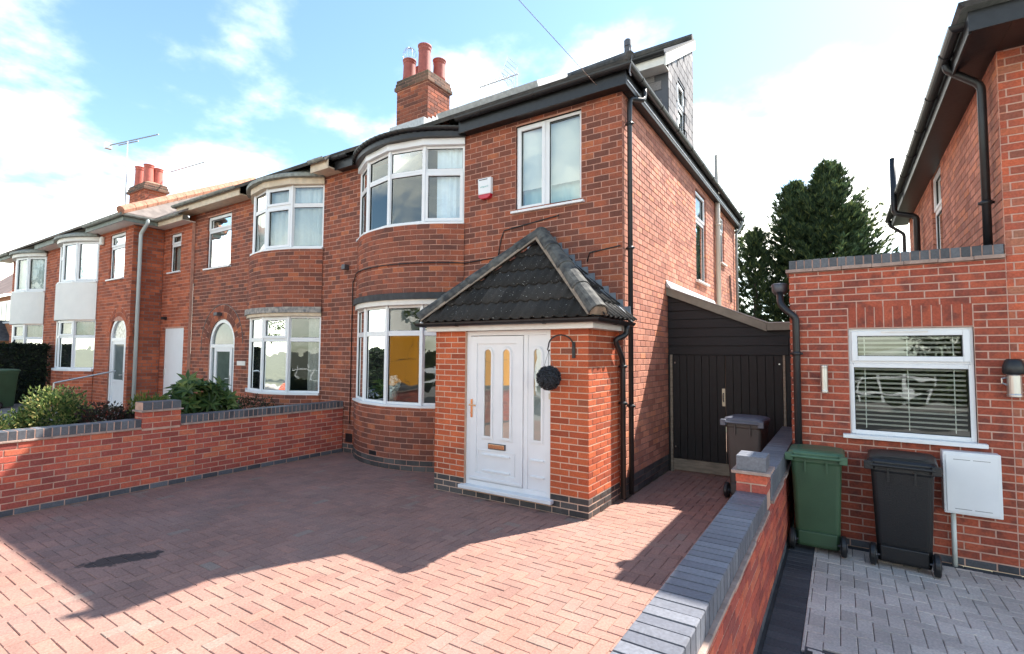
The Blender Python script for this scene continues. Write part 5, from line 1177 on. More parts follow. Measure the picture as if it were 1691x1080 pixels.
mb = MB(); pbox(mb, PA, ax(-10.18), ax(-10.02), 2.74, 2.82, -0.13, 0.0); part(mb, 'porch_lamp', metal_d, adj, bevel=0.01)
cv2 = bay2.curve(0.02); ln2 = 2*bay2.half*cv2.r
lay(rows(cv2, 0, ln2, 0, 1.03, G, BL*0.99, hb), bay_wall(cv2, ln2, 0, 1.03, mortar_h, adj), 0)
lay(rows(cv2, 0, ln2, 2.78, 3.95, G, BL*0.99, hb), bay_wall(cv2, ln2, 2.78, 3.95, mortar_h, adj), 90)
ub2 = bay_window(bay2, 3.985, 5.27, 4.86, adj, opens=((2, 0), (2, 1))); mb = MB(); band(mb, bay2.line(4, -0.06), bay2.line(4, 0.055), 3.95, 3.984); part(mb, 'sill', upvc, ub2)
lb2 = bay_window(bay2, 1.07, 2.60, 2.13, adj, opens=((2, 1),)); mb = MB(); band(mb, bay2.line(1, -0.06), bay2.line(1, 0.055), 1.032, 1.069); part(mb, 'sill', upvc, lb2)
mb = MB(); band(mb, bay2.arc(2.6, -0.1), bay2.arc(2.6, 0.03), 2.60, 2.665); part(mb, 'bay_head_board', cream, adj)
mb = MB(); band(mb, bay2.arc(2.6, -0.1), bay2.arc(2.6, 0.07), 2.666, 2.78); part(mb, 'stone_ledge', stone_pale, adj)
mb = MB(); band(mb, bay2.line(5.2, -0.06), bay2.arc(5.2, 0.05, 4), 5.272, 5.40); part(mb, 'bay_head_board', cream, adj)
mb = MB(); band(mb, bay2.arc(5.4, -0.1), bay2.arc(5.4, 0.12), 5.402, 5.47); a0 = bay2.arc(5.47, 0.12); mb.add(a0+[Vector((p.x, YF+0.6, 6.02)) for p in a0], [(i, i+1, len(a0)+i+1, len(a0)+i) for i in range(len(a0)-1)]); part(mb, 'bay_eaves', gutter_old, adj)
room(PA, ax(-8.79), ax(-6.25), 3.6, 5.38, adj, d0=0.02, d1=2.6); room(PA, ax(-8.79), ax(-6.25), 0.5, 2.66, adj, d0=0.02, d1=2.6)
for P_ in bay2.P: curtain(P_, 0.03, bay2.w-0.03, 3.99, 5.25, 0.13, ub2, curtain_m, 0.04)
for P_ in bay2.P[:3]: curtain(P_, 0.03, bay2.w-0.03, 1.08, 2.58, 0.16, lb2, drape_m, 0.05)
curtain(bay2.P[3], 0.35, bay2.w-0.02, 1.08, 2.58, 0.18, lb2, drape_m, 0.05)
fr, ga, pa = MB(), MB(), []
lights(PA, [(ax(-10.865), ax(-9.755), 3.945, 4.88, False), (ax(-10.865), ax(-9.755), 4.88, 5.245, True)], fr, ga, pa); o = finish_window(adj, fr, ga, pa); sill(PA, ax(-10.93), ax(-9.70), 3.945, o); room(PA, ax(-10.9), ax(-9.7), 3.8, 5.3, adj); curtain(PA, ax(-10.82), ax(-9.8), 3.96, 5.2, 0.16, o, MATS['pale_blue_curtain'], 0.04)
board('soffit', cream, adj, -6.24, -5.705, 0.665, YF+0.05, 5.425, 5.445); board('soffit', cream, adj, XA-0.3, -8.82, 0.665, YF+0.05, 5.425, 5.445)
board('fascia', cream, adj, -6.24, -5.705, 0.64, 0.663, 5.40, 5.58, bevel=0.004); board('fascia', cream, adj, XA-0.3, -8.82, 0.64, 0.663, 5.40, 5.58, bevel=0.004)
gutter([(-6.2, 0.58, 5.60), (-5.72, 0.58, 5.60)], adj, gutter_old); gutter([(XA-0.35, 0.58, 5.60), (-8.85, 0.58, 5.60)], adj, gutter_old)
mb = MB(); hx = XA-0.35
slab(mb, [(hx, 0.55, zr(0.55)), (-5.702, 0.55, zr(0.55)), (-5.702, YR, ZR), (hx+4.75, YR, ZR)]); slab(mb, [(hx+4.75, YR, ZR), (-5.702, YR, ZR), (-5.702, 9.9, 5.72), (hx, 9.9, 5.72)]); slab(mb, [(hx, 0.55, zr(0.55)), (hx+4.75, YR, ZR), (hx, 9.9, 5.72)])
slate_courses(mb, lambda y: hx+(y-0.55), lambda y: -5.702, 0.60, YR); mb.tube([(hx+4.75, YR, ZR+0.03), (-5.702, YR, ZR+0.03)], 0.1, 8); part(mb, 'roof', slate, adj)
mb = MB(); mb.box(XA+0.01, -5.72, 9.5, 9.6, 0, EZ); mb.box(XA+0.01, XA+0.05, YF+0.06, 9.5, 0, EZ); part(mb, 'rear_wall', mortar_s, adj)
mb = MB(); mb.box(XA, XA+0.003, 0.905, YF-0.002, 0.1, EZ-0.2); part(mb, 'wall_return', mortar_h, adj)
# ------------------------------------------------------------------ passage and the next pair of houses
nxt = thing('next_house', 'red brick house with rendered bay, arched white door and terracotta ridge tiles', 'house', (-15, 0.18, 0.26))
Y3 = 0.18; X3 = -13.05; E3 = 5.22; Z3 = 0.26
def brick_panel(P, u1, z0, z1, ops_, parent, name, m, mo, n1=0, shift=0.0, arch=None, u0=0.002):
    o = mortar(P, u0, u1, z0, z1, [q for q in ops_ if not callable(q)], name, mo, parent); rc = rows(P, u0, u1-0.002, z0, z1, G, BL, lambda k, u: m, ops_, shift=shift)
    lay(rc+(arch or []), o, n1); return o
PQ = Panel((X3, 0.90, 0), 0); qx = lambda x: x-X3
qops = [(qx(-12.79), qx(-11.74), -1, 2.485), (qx(-12.64), qx(-12.07), 3.985, 5.02)]
brick_panel(PQ, 1.55, 0.1, E3, qops, nxt, 'passage_wall', far_brick, mortar_h)
mb = MB(); mb.box(X3-0.3, X3+0.01, 0.91, 1.6, 0.1, E3); mb.box(X3+1.53, X3+1.6, 0.99, 1.6, 0.1, 5.62); part(mb, 'passage_core', mortar_s, nxt)
board('eaves_infill', far_brick, nxt, XA-0.36, XA-0.005, YF+0.006, 1.25, 5.0, 5.6)
brick_panel(Panel((X3+1.55, 0.90, 0), 90), 0.078, 0.1, E3, [], nxt, 'passage_return', porch_brick, mortar_p)
mb = MB(); pbox(mb, PQ, qx(-12.79), qx(-11.74), 0.2, 2.485, 0.02, 0.06); pd = part(mb, 'passage_door', upvc, nxt, bevel=0.006); mb = MB(); pbox(mb, PQ, qx(-12.77), qx(-12.74), 1.25, 1.4, 0.0, 0.02); part(mb, 'door_handle', steel, pd)
fr, ga, pa = MB(), MB(), []; lights(PQ, [(qx(-12.64), qx(-12.07), 3.985, 4.72, False), (qx(-12.64), qx(-12.07), 4.72, 5.02, True)], fr, ga, pa); o = finish_window(nxt, fr, ga, pa); sill(PQ, qx(-12.7), qx(-12.02), 3.985, o); room(PQ, qx(-12.64), qx(-12.07), 3.9, 5.05, nxt, d1=0.8); curtain(PQ, qx(-12.6), qx(-12.1), 4.0, 5.0, 0.15, o, drape_m)
mb = MB(); mb.box(-12.75, -12.68, 0.78, 0.9, 2.72, 2.80); part(mb, 'passage_lamp', black_pl, nxt, bevel=0.01)
brick_panel(Panel((X3, Y3, 0), 90), 0.72, Z3, E3, [], nxt, 'side_wall', far_brick, mortar_d, shift=0.1, u0=0.003)
X3L = -18.80; P3 = Panel((X3L, Y3, 0), 0); tx = lambda x: x-X3L
bay3 = BayP(-17.86, -15.30, Y3); D3, SP3, DW3 = -13.76, 2.25, 0.545
t_ops = [(tx(-17.85), tx(-15.31), -1, 5.15), arch_op(tx(D3), DW3, SP3, 0.24), (tx(-14.53), tx(-13.55), 3.84, 5.085)]
brick_panel(P3, X3-X3L, Z3, E3, t_ops+[(tx(D3)-DW3+0.01, tx(D3)+DW3-0.01, -1, SP3+DW3*0.8)], nxt, 'front_wall', far_brick, mortar_h, arch=arch_bricks(P3, tx(D3), DW3+0.01, SP3, 0.24, far_brick, 13))
arched_door(P3, tx(D3), DW3-0.02, SP3, nxt, obscure2, mat('leaded_fanlight', (0.45, 0.48, 0.47), 0.2, 0.7, 14, spec=0.7), leaf_w=0.42, base=Z3+0.15)
room(P3, tx(D3)-DW3, tx(D3)+DW3, 0.2, SP3+DW3, nxt, d0=0.02, d1=0.25, m=mortar_h)
fr, ga, pa = MB(), MB(), []; lights(P3, [(tx(-14.53), tx(-13.55), 3.84, 4.72, False), (tx(-14.53), tx(-13.55), 4.72, 5.085, True)], fr, ga, pa); o = finish_window(nxt, fr, ga, pa); sill(P3, tx(-14.6), tx(-13.5), 3.84, o); room(P3, tx(-14.53), tx(-13.55), 3.8, 5.1, nxt, d1=1); curtain(P3, tx(-14.5), tx(-13.6), 3.85, 5.05, 0.16, o, MATS['pale_blue_curtain'])
mb = MB(); mb.box(-15.10, -14.93, Y3-0.09, Y3, 4.86, 5.10); part(mb, 'alarm_box', upvc_warm, nxt, bevel=0.03)
mb = MB(); mb.tube([(-14.4, -0.9, 1.05), (-14.4, -0.9, 0.26)], 0.02, 8); mb.tube([(-14.4, -0.9, 1.05), (-13.7, Y3-0.02, 1.35)], 0.02, 8); part(mb, 'handrail', steel, nxt)
def rendered_bay(b, y, parent, cm):
    cv_ = b.curve(0.03); L_ = 2*b.half*cv_.r
    for z0, z1, m in ((2.76, 3.82, render_w),): mb = MB(); band(mb, b.arc(3, -0.1), b.arc(3, 0.03), z0, z1); part(mb, 'rendered_panel', m, parent, smooth=False)
    lay(rows(cv_, 0, L_, Z3, 1.30, G, BL, lambda k, u: far_brick), bay_wall(cv_, L_, Z3, 1.30, mortar_h, parent), 0)
    u_ = bay_window(b, 3.86, 5.02, 4.62, parent, full=(2, 3)); mb = MB(); band(mb, b.line(1, -0.06), b.line(1, 0.07), 3.822, 3.86); part(mb, 'sill', upvc, u_)
    l_ = bay_window(b, 1.36, 2.75, 2.28, parent, opens=((2, 1),)); mb = MB(); band(mb, b.line(1, -0.06), b.line(1, 0.07), 1.302, 1.36); part(mb, 'sill', upvc, l_)
    mb = MB(); band(mb, b.arc(5, -0.1), b.arc(5, 0.05), 5.022, 5.13); part(mb, 'bay_head_board', upvc_warm, parent)
    mb = MB(); band(mb, b.arc(5, -0.1), b.arc(5, 0.13), 5.132, 5.20); a0 = b.arc(5.2, 0.13); mb.add(a0+[Vector((p.x, y+0.6, 5.75)) for p in a0], [(i, i+1, len(a0)+i+1, len(a0)+i) for i in range(len(a0)-1)]); part(mb, 'bay_eaves', gutter_old, parent)
    for P_ in b.P: curtain(P_, 0.03, b.w-0.03, 3.87, 5.0, 0.13, u_, cm, 0.05); curtain(P_, 0.03, b.w-0.03, 1.37, 2.73, 0.15, l_, drape_m, 0.05)
    PB = Panel((b.pts[0].x, y, 0), 0); W_ = b.pts[-1].x-b.pts[0].x; room(PB, 0, W_, 3.7, 5.1, parent, d0=0.02, d1=1.5); room(PB, 0, W_, 1.0, 2.76, parent, d0=0.02, d1=1.5)
rendered_bay(bay3, Y3, nxt, mat('beige_curtain', (0.45, 0.44, 0.36), 0.9, 0.2, 25))
gut3 = mat('grey_green_gutter', (0.20, 0.23, 0.20), 0.6, 0.3, 8)
def eaves3(parent, xa, xb, cut):
    for a, b in cut: board('soffit', upvc_warm, parent, a, b, Y3-0.32, Y3+0.05, E3-0.015, E3); board('fascia', gut3, parent, a, b, Y3-0.345, Y3-0.322, E3-0.03, E3+0.12)
eaves3(nxt, X3L, X3, [(X3L, -17.9), (-15.28, X3+0.3)])
board('soffit', upvc_warm, nxt, X3+0.002, X3+0.3, Y3+0.052, 0.62, E3-0.015, E3); board('soffit', upvc_warm, nxt, X3+0.002, X3+1.62, 0.622, 0.95, E3-0.016, E3-0.001)
board('fascia', cream, nxt, X3+0.33, X3+1.66, 0.60, 0.62, E3-0.04, E3+0.10); board('fascia', gut3, nxt, X3+0.3, X3+0.322, Y3-0.32, 0.598, E3-0.03, E3+0.12)
gutter([(-15.25, Y3-0.40, E3+0.13), (X3+0.37, Y3-0.40, E3+0.13), (X3+0.37, 0.54, E3+0.13), (X3+1.68, 0.54, E3+0.13)], nxt, gutter_old)
pipe(bend([(X3+0.37, 0.35, E3+0.1), (X3+0.37, 0.35, E3), (X3+0.08, 0.32, E3-0.25), (X3+0.08, 0.32, 4.8), (X3+0.08, 0.32, 0.2)], 0.06), 0.045, nxt, mat('pale_grey_pipe', (0.45, 0.50, 0.49), 0.4))
ZR3 = 8.2; YR3 = 4.8
mb = MB(); e0 = Y3-0.45
slab(mb, [(X3L, e0, E3+0.16), (X3+0.42, e0, E3+0.16), (X3+0.42-3.0, YR3, ZR3), (X3L, YR3, ZR3)]); slab(mb, [(X3+0.42, e0, E3+0.16), (X3+0.42, 0.5, E3+0.16), (X3+1.9, 0.5, E3+0.16), (X3+1.9, 4.0, E3+2.3), (X3+0.42-3.0, YR3, ZR3)]); slab(mb, [(X3+1.9, 4.0, E3+2.3), (X3+0.42-3.0, YR3, ZR3), (X3L, YR3, ZR3), (X3L, 9.5, E3), (X3+1.9, 9.5, E3)])
r3 = part(mb, 'roof', roof_far, nxt)
p0, p1 = Vector((X3+0.42, e0, E3+0.19)), Vector((X3+0.42-3.0, YR3, ZR3+0.04))
for i in range(16):
    mb = MB(); mb.tube([p0.lerp(p1, i/16), p0.lerp(p1, (i+0.96)/16)], 0.11, 8); part(mb, 'ridge_tile', clay_ridge, r3)
st3 = chimney(nxt, -18.35, -17.10, 1.9, 2.55, 6.3, 7.35, [(-18.1, 2.1, 0.72), (-17.4, 2.1, 0.66), (-18.1, 2.38, 0.6), (-17.4, 2.38, 0.6)], m=far_brick, n1=0, oversail=0.07, pot_m=mat('red_pot', (0.50, 0.12, 0.085), 0.65, 0.15, 8), pr=0.15)
mb = MB(); mb.box(X3L+0.02, X3-0.02, 9.0, 9.1, Z3, E3); mb.box(X3, X3+0.0, 1.0, 1.0, 0, 0.01); part(mb, 'rear_wall', mortar_s, nxt)
a3 = thing('television_aerial', 'long television aerial on a mast strapped to the brick chimney', 'aerial', (-18.4, 1.8, 7.0), 'television aerials on the roofs')
mb = MB(); mb.tube([(-18.40, 1.8, 7.0), (-18.40, 1.8, 9.25)], 0.022, 6); part(mb, 'mast', steel, a3)
mb = MB(); mb.tube([(-19.4, 1.55, 9.22), (-17.3, 2.3, 9.42)], 0.02, 6); mb.tube([(-18.9, 1.7, 9.18), (-18.1, 2.0, 9.26)], 0.02, 6); mb.box(-19.45, -19.3, 1.45, 1.65, 9.1, 9.32); part(mb, 'boom', steel, a3)
a4 = thing('television_aerial', 'small television aerial behind the chimney pots with red rims', 'aerial', (-16.9, 2.9, 7.0), 'television aerials on the roofs'); mb = MB(); mb.tube([(-17.1, 2.9, 7.0), (-17.1, 2.9, 8.3)], 0.02, 6); mb.tube([(-17.5, 2.8, 8.28), (-15.9, 3.2, 8.45)], 0.018, 6); part(mb, 'boom', steel, a4)
# the far half of that pair
far = thing('far_semi_house', 'farther brick half of the pair with a rendered bay beyond the dark hedge', 'house', (-21.3, Y3, 0.26))
bay4 = BayP(-22.35, -19.79, Y3); P4_ = Panel((-23.6, Y3, 0), 0)
brick_panel(P4_, 4.798, Z3, E3, [(1.26, 3.80, -1, 5.15)], far, 'front_wall', far_brick, mortar_h)
rendered_bay(bay4, Y3, far, curtain_m); eaves3(far, -24, X3L, [(-24.2, -22.4), (-19.75, X3L-0.002)])
gutter([(-24.3, Y3-0.40, E3+0.13), (-22.4, Y3-0.40, E3+0.13)], far, gutter_old)
mb = MB(); slab(mb, [(-24.4, e0, E3+0.16), (X3L-0.002, e0, E3+0.16), (X3L-0.002, YR3, ZR3), (-21.4, YR3, ZR3)]); slab(mb, [(-24.4, e0, E3+0.16), (-21.4, YR3, ZR3), (-24.4, 9.5, E3)]); part(mb, 'roof', roof_far, far)
fh = thing('distant_house', 'distant orange brick house with a pinkish tiled roof at the end of the row', 'house', (-38, 3, 0.3))
mb = MB(); mb.box(-46, -36.2, 3, 9, 0, 5.0); part(mb, 'wall', mat('distant_orange_brick', (0.42, 0.17, 0.08), 0.9, 0.3, 5), fh)
mb = MB(); mb.add([(-46.3, 2.6, 5.0), (-35.9, 2.6, 5.0), (-36.5, 6, 8.2), (-46.3, 6, 8.2), (-35.9, 9.4, 5.0), (-46.3, 9.4, 5.0)], [(0, 1, 2, 3), (3, 2, 4, 5), (1, 4, 2)]); part(mb, 'roof', mat('pinkish_tile_roof', (0.36, 0.24, 0.20), 0.9, 0.25, 2), fh)
mb = MB(); mb.box(-39.2, -36.4, 2.93, 3.0, 3.4, 4.7); w_ = part(mb, 'window', upvc, fh)
for k in range(3): mb = MB(); mb.box(-39.1+0.92*k, -38.3+0.92*k, 2.915, 2.929, 3.5, 4.6); part(mb, 'pane', obscure2, w_)
mb = MB(); mb.add([(-40, 0.6, 2.4), (-36.4, 0.6, 2.4), (-38.2, 0.6, 3.6), (-40, 3, 2.4), (-36.4, 3, 2.4), (-38.2, 3, 3.6)], [(0, 2, 5, 3), (2, 1, 4, 5), (0, 1, 2)]); part(mb, 'porch_roof', slate, fh)
for (x, y, z, s) in ((-27.5, 4, 7.4, 'thin television aerial above the distant rooftops'), (-29.5, 4, 7.0, 'second thin television aerial above the distant rooftops')):
    t = thing('television_aerial', s, 'aerial', (x, y, 5), 'television aerials on the roofs'); mb = MB(); mb.tube([(x, y, 5), (x, y, z)], 0.02, 5); mb.tube([(x-0.9, y, z-0.05), (x+0.7, y, z)], 0.015, 5); part(mb, 'mast', steel, t)
# overhead telephone wires
for pts, lab in (([(-1.92, -14.0, 8.05), (-0.2, 0.72, 5.45)], 'telephone wire running down to the black gutter of the porch house'), ([(-44, -12, 10.5), (-18.9, 1.2, 6.0)], 'telephone wire running down to the eaves of the house with terracotta ridge')):
    a, b = Vector(pts[0]), Vector(pts[1]); mb = MB(); mb.tube([a.lerp(b, i/16)-Vector((0, 0, 0.12*math.sin(math.pi*i/16))) for i in range(17)], 0.004, 5); tag(mb.build('telephone_wire', steel), lab, 'wire', 'overhead telephone wires')
# ------------------------------------------------------------------ planting
conifer_m = leaf_mat('conifer_green', [(0.0, (0.018, 0.036, 0.022)), (0.5, (0.040, 0.074, 0.036)), (0.82, (0.075, 0.115, 0.045)), (1.0, (0.17, 0.20, 0.065))], trans=0.35)
def conifer(base, h, r, label, n=9000, z0=0.0, lean=0.0, group=None):
    t = thing('conifer_tree', label, 'tree', base, 'conifers behind the side passage'); b = Vector(base); tk = MB(); tk.tube([b, b+Vector((lean*0.5, 0, h*0.5)), b+Vector((lean, 0, h*0.93))], 0.22, 8, r1=0.02); part(tk, 'trunk', bark, t)
    mb = MB(); nb = int(n/115)
    for i in range(nb):
        f = ((i+rnd.random())/nb)**0.9; zz = z0+(h-z0)*f; az = i*2.399+rnd.uniform(-0.4, 0.4)
        Lb = r*(1-f**1.7)**0.8*rnd.uniform(0.62, 1.15)+0.15; rise = 0.15+0.9*f+rnd.uniform(-0.1, 0.15)
        d = Vector((math.cos(az), math.sin(az), rise)).normalized(); sd = d.cross(UP).normalized(); o = b+Vector((lean*zz/h, 0, zz))
        for k in range(13):
            s = 0.28+0.72*(k+rnd.random())/13; c = o+d*Lb*s+Vector((0, 0, 0.25*s*s-0.12*Lb*s))+sd*rnd.gauss(0, 0.16*Lb*(1.15-s)+0.06)+Vector((0, 0, rnd.gauss(0, 0.06)))
            dd = (d+sd*rnd.uniform(-0.7, 0.7)+Vector((0, 0, 0.35+0.3*f))).normalized(); q = dd.cross(UP).normalized()
            for j in range(9):
                a_ = (j-4)/4.0; ld = (dd+q*a_*0.9+Vector((0, 0, rnd.uniform(-0.1, 0.25)))).normalized()
                leaf(mb, c+ld*rnd.uniform(0, 0.08), ld, UP+rv()*0.5, rnd.uniform(0.16, 0.34)*(1.15-0.4*abs(a_)), rnd.uniform(0.035, 0.065), 0.1)
    stuff(part(mb, 'crown', conifer_m, t)); return t
conifer((2.15, 20.2, -0.2), 9.95, 3.5, 'tallest dark conifer behind the flat roofed extension', 40000)
conifer((0.85, 20.6, -0.2), 9.5, 3.0, 'dark conifer standing left of the tallest one behind the lean-to', 32000)
conifer((3.0, 21.0, -0.2), 8.3, 2.6, 'shorter conifer at the right shoulder of the group behind the extension', 20000)
conifer((-0.7, 19.5, -0.2), 7.3, 2.0, 'open layered conifer close behind the end of the brick side wall', 13000)
conifer((1.5, 21.3, -0.2), 9.2, 3.3, 'broad conifer filling the middle of the group behind the side passage', 26000)
conifer((-2.2, 24, -0.2), 9.6, 1.8, 'conifer mostly hidden by the rear corner of the brick house', 6000)
soil_stem = mat('woody_stem', (0.07, 0.05, 0.035), 0.9)
var_m = leaf_mat('variegated_leaf', [(0.0, (0.030, 0.060, 0.020)), (0.5, (0.09, 0.15, 0.04)), (0.8, (0.26, 0.30, 0.09)), (1.0, (0.52, 0.42, 0.17))])
shrub('variegated_shrub', 'bushy yellow and green variegated shrub behind the garden wall', (-6.95, -2.86, 0.15), [((0, 0.0, 0.70), (0.42, 0.38, 0.52)), ((0.05, 0.24, 0.58), (0.36, 0.26, 0.42)), ((-0.05, -0.26, 0.52), (0.34, 0.26, 0.42))], 8500, 0.055, 0.034, var_m, soil_stem)
red_m = leaf_mat('dark_red_leaf', [(0.0, (0.020, 0.018, 0.014)), (0.6, (0.050, 0.040, 0.025)), (0.9, (0.09, 0.028, 0.025)), (1.0, (0.30, 0.07, 0.05))])
shrub('barberry_shrub', 'dark purple red shrub beside the variegated bush', (-6.35, -2.48, 0.15), [((0, 0, 0.55), (0.30, 0.34, 0.46)), ((0.0, 0.30, 0.48), (0.25, 0.26, 0.38)), ((0.0, 0.5, 0.60), (0.12, 0.16, 0.34))], 4200, 0.05, 0.03, red_m, soil_stem)
rho_m = leaf_mat('rhododendron_leaf', [(0.0, (0.030, 0.065, 0.020)), (0.5, (0.07, 0.125, 0.035)), (0.9, (0.15, 0.21, 0.06)), (1.0, (0.24, 0.28, 0.08))], rough=0.4)
shrub('rhododendron_shrub', 'large leaved green shrub rising behind the brick pier of the garden wall', (-7.05, -0.95, 0.15), [((0, 0, 0.82), (0.42, 0.50, 0.46)), ((0.05, -0.42, 0.62), (0.34, 0.34, 0.40)), ((0.0, 0.42, 0.70), (0.32, 0.34, 0.40))], 260, 0.21, 0.070, rho_m, soil_stem, whorl=7, shell=0.6)
shrub('low_dark_shrub', 'low dark small leaved shrub under the cream trimmed bay', (-7.0, 0.02, 0.15), [((0, 0, 0.52), (0.35, 0.46, 0.40)), ((0.05, 0.35, 0.42), (0.3, 0.3, 0.33))], 3000, 0.04, 0.022, leaf_mat('dark_small_leaf', [(0.0, (0.010, 0.018, 0.010)), (1.0, (0.035, 0.055, 0.025))]), soil_stem)
shrub('golden_dwarf_conifer', 'small yellow green conifer peeping out beside the brick pier', (-6.6, -1.85, 0.15), [((0, 0, 0.55), (0.24, 0.26, 0.52))], 2200, 0.09, 0.02, leaf_mat('golden_needle', [(0.0, (0.05, 0.085, 0.02)), (1.0, (0.22, 0.25, 0.05))]), soil_stem, upb=0.9)
shrub('golden_shrub', 'yellow green shrub at the end of the garden wall nearest the road', (-6.35, -3.72, 0.15), [((0, 0, 0.55), (0.30, 0.34, 0.42))], 4200, 0.05, 0.03, var_m, soil_stem)
hedge_m = leaf_mat('dark_hedge_leaf', [(0.0, (0.006, 0.012, 0.007)), (0.7, (0.014, 0.028, 0.014)), (1.0, (0.05, 0.07, 0.025))])
hg = thing('hedge', 'tall clipped dark green hedge dividing the two front gardens farther along', 'hedge', (-18.9, -2.5, 0.26)); mb = MB()
for i in range(16000):
    f = rnd.choice((0, 0, 1, 1, 2)); x, y, z = rnd.uniform(-19.3, -18.5), rnd.uniform(-6.5, 0.05), rnd.uniform(0.26, 2.0)
    if f == 0: x = -18.5+rnd.gauss(0, 0.04)
    elif f == 1: z = 2.0+rnd.gauss(0, 0.03)
    else: x = -19.3+rnd.gauss(0, 0.04)
    leaf(mb, Vector((x, y, z)), rv()+Vector((0.2, 0, 0.3)), rv(), 0.10, 0.05)
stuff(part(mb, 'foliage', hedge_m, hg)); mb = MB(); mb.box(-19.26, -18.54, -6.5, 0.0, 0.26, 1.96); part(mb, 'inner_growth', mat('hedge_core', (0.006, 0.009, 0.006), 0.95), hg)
# ------------------------------------------------------------------ across the road (seen in the window glass)
def tree(base, h, r, label, m, n=7000, group=None):
    t = thing('street_tree', label, 'tree', base, 'street trees across the road'); b = Vector(base); tk = MB(); tk.tube([b, b+Vector((0.1, 0, h*0.35)), b+Vector((0.0, 0.1, h*0.75))], 0.2, 8, r1=0.05)
    cl = []
    for i in range(14):
        d = rv(); c = b+Vector((0, 0, h*0.66))+Vector((d.x*r*0.75, d.y*r*0.75, d.z*h*0.26)); cl.append(c); tk.tube([b+Vector((0, 0, h*0.4)), b.lerp(c, 0.6)+Vector((0, 0, h*0.15)), c], 0.06, 5, r1=0.015)
    part(tk, 'trunk', bark, t); mb = MB()
    for i in range(n): c = rnd.choice(cl); p = c+rv()*r*0.45*rnd.uniform(0.3, 1); leaf(mb, p, rv()+Vector((0, 0, 0.2)), rv(), 0.16, 0.10)
    stuff(part(mb, 'crown', m, t)); return t
tree_m = leaf_mat('street_leaf', [(0.0, (0.030, 0.055, 0.015)), (0.6, (0.06, 0.10, 0.025)), (1.0, (0.14, 0.17, 0.04))])
tree((-9.5, -19.0, -0.2), 8.5, 2.6, 'broad leafy street tree across the road opposite the bay window', tree_m); tree((6.5, -19.5, -0.2), 7.0, 2.5, 'leafy tree across the road opposite the extension', tree_m); tree((-24, -19.0, -0.2), 8.0, 2.8, 'leafy tree farther along across the road', tree_m)
oh = thing('opposite_house', 'white rendered house with tiled roof across the road', 'house', (-15, -26, 0)); mb = MB(); mb.box(-21, -12.5, -32, -25, 0, 5.4); part(mb, 'wall', render_w, oh); mb = MB(); mb.add([(-21.4, -24.6, 5.4), (-12.1, -24.6, 5.4), (-12.1, -28.5, 8.4), (-21.4, -28.5, 8.4), (-21.4, -32.4, 5.4), (-12.1, -32.4, 5.4)], [(0, 1, 2, 3), (3, 2, 5, 4), (1, 5, 2), (0, 3, 4)]); part(mb, 'roof', roof_far, oh)
for k, x in enumerate((-20, -17.5, -14.6)):
    for z in (1.0, 3.5): mb = MB(); mb.box(x, x+1.5, -25.0, -24.93, z, z+1.3); part(mb, 'window', obscure2, oh)
hb2 = thing('opposite_hedge', 'green hedge along the far side of the road', 'hedge', (4, -18.5, 0)); mb = MB()
for i in range(9000): leaf(mb, Vector((rnd.uniform(-3, 12), -18.3+rnd.gauss(0, 0.15), rnd.uniform(-0.1, 1.9))), rv()+Vector((0, 0.5, 0.2)), rv(), 0.16, 0.09)
stuff(part(mb, 'foliage', tree_m, hb2)); mb = MB(); mb.box(-3, 12, -18.9, -18.4, -0.2, 1.8); part(mb, 'inner_growth', MATS['hedge_core'], hb2)
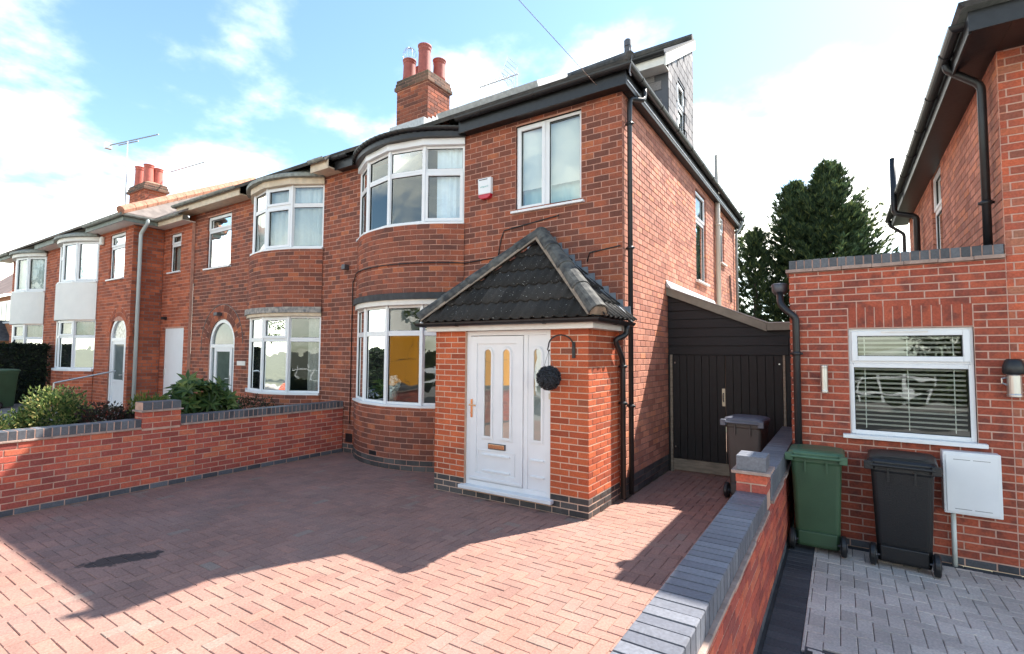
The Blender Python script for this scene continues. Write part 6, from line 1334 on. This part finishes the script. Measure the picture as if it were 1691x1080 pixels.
# yellow van parked at the kerb
van = thing('yellow_van', 'tall yellow box van parked at the kerb beyond the drive', 'van', (-8.4, -9.6, -0.2)); yel = mat('yellow_van_paint', (0.80, 0.34, 0.015), 0.3, 0.05, 3)
def vbox(nm, m, *b, bevel=0.06): mb = MB(); mb.box(*b); return part(mb, nm, m, van, bevel=bevel)
vbox('body', yel, -8.6, -6.9, -10.6, -8.75, 0.25, 2.62, bevel=0.14); vbox('cab', yel, -9.85, -8.61, -10.5, -8.85, 0.25, 1.95, bevel=0.2); vbox('bumper', black_pl, -9.9, -6.86, -10.55, -8.8, 0.05, 0.24, bevel=0.02)
for x in (-8.2, -7.3): vbox('panel_line', black_pl, x, x+0.015, -8.7497, -8.7485, 0.4, 2.4, bevel=0)
vbox('panel_line', black_pl, -8.5, -7.0, -8.7497, -8.7485, 1.62, 1.635, bevel=0)
mb = MB(); mb.quad((-9.83, -10.3, 1.25), (-9.83, -9.05, 1.25), (-9.5, -9.1, 1.85), (-9.5, -10.25, 1.85)); part(mb, 'windscreen', obscure2, van); mb = MB(); mb.box(-9.4, -8.75, -8.86, -8.83, 1.2, 1.75); part(mb, 'side_window', obscure2, van)
for x in (-9.2, -7.4):
    for y in (-8.95, -10.4): mb = MB(); mb.lathe([(0.2, -0.1), (0.33, -0.1), (0.35, 0), (0.33, 0.1), (0.2, 0.1)], (0, 0, 0), 20); mb.v = [(x+a, y+c, 0.13+b) for a, b, c in mb.v]; part(mb, 'wheel', black_pl, van)
fence = thing('white_fence', 'white painted post and rail fence on the far side of the road', 'fence', (-2, -17.9, -0.1))
for i in range(24):
    mb = MB(); x = -12+0.75*i; mb.box(x, x+0.1, -17.95, -17.85, -0.12, 1.15); part(mb, 'post', upvc, fence)
for z in (0.35, 0.95): mb = MB(); mb.box(-12, 5.4, -17.84, -17.80, z, z+0.09); part(mb, 'rail', upvc, fence)
fwal = thing('front_garden_wall', 'low red brick wall with blue coping along the pavement before the adjoining garden', 'wall', (-9, -6.6, 0)); PFW = Panel((-5.75, -6.45, -0.1), 180); bed(PFW, 0, 6.5, 0, 0.85, 0.22, mortar_w, fwal); lay(rows(PFW, 0, 6.5, 0, 0.84, 0.075, 0.225, lambda k, u: wall_brick), fwal, 0); mb = MB(); pbox(mb, PFW, 0, 6.5, 0.852, 0.95, -0.01, 0.23); part(mb, 'coping', blue_brick, fwal)
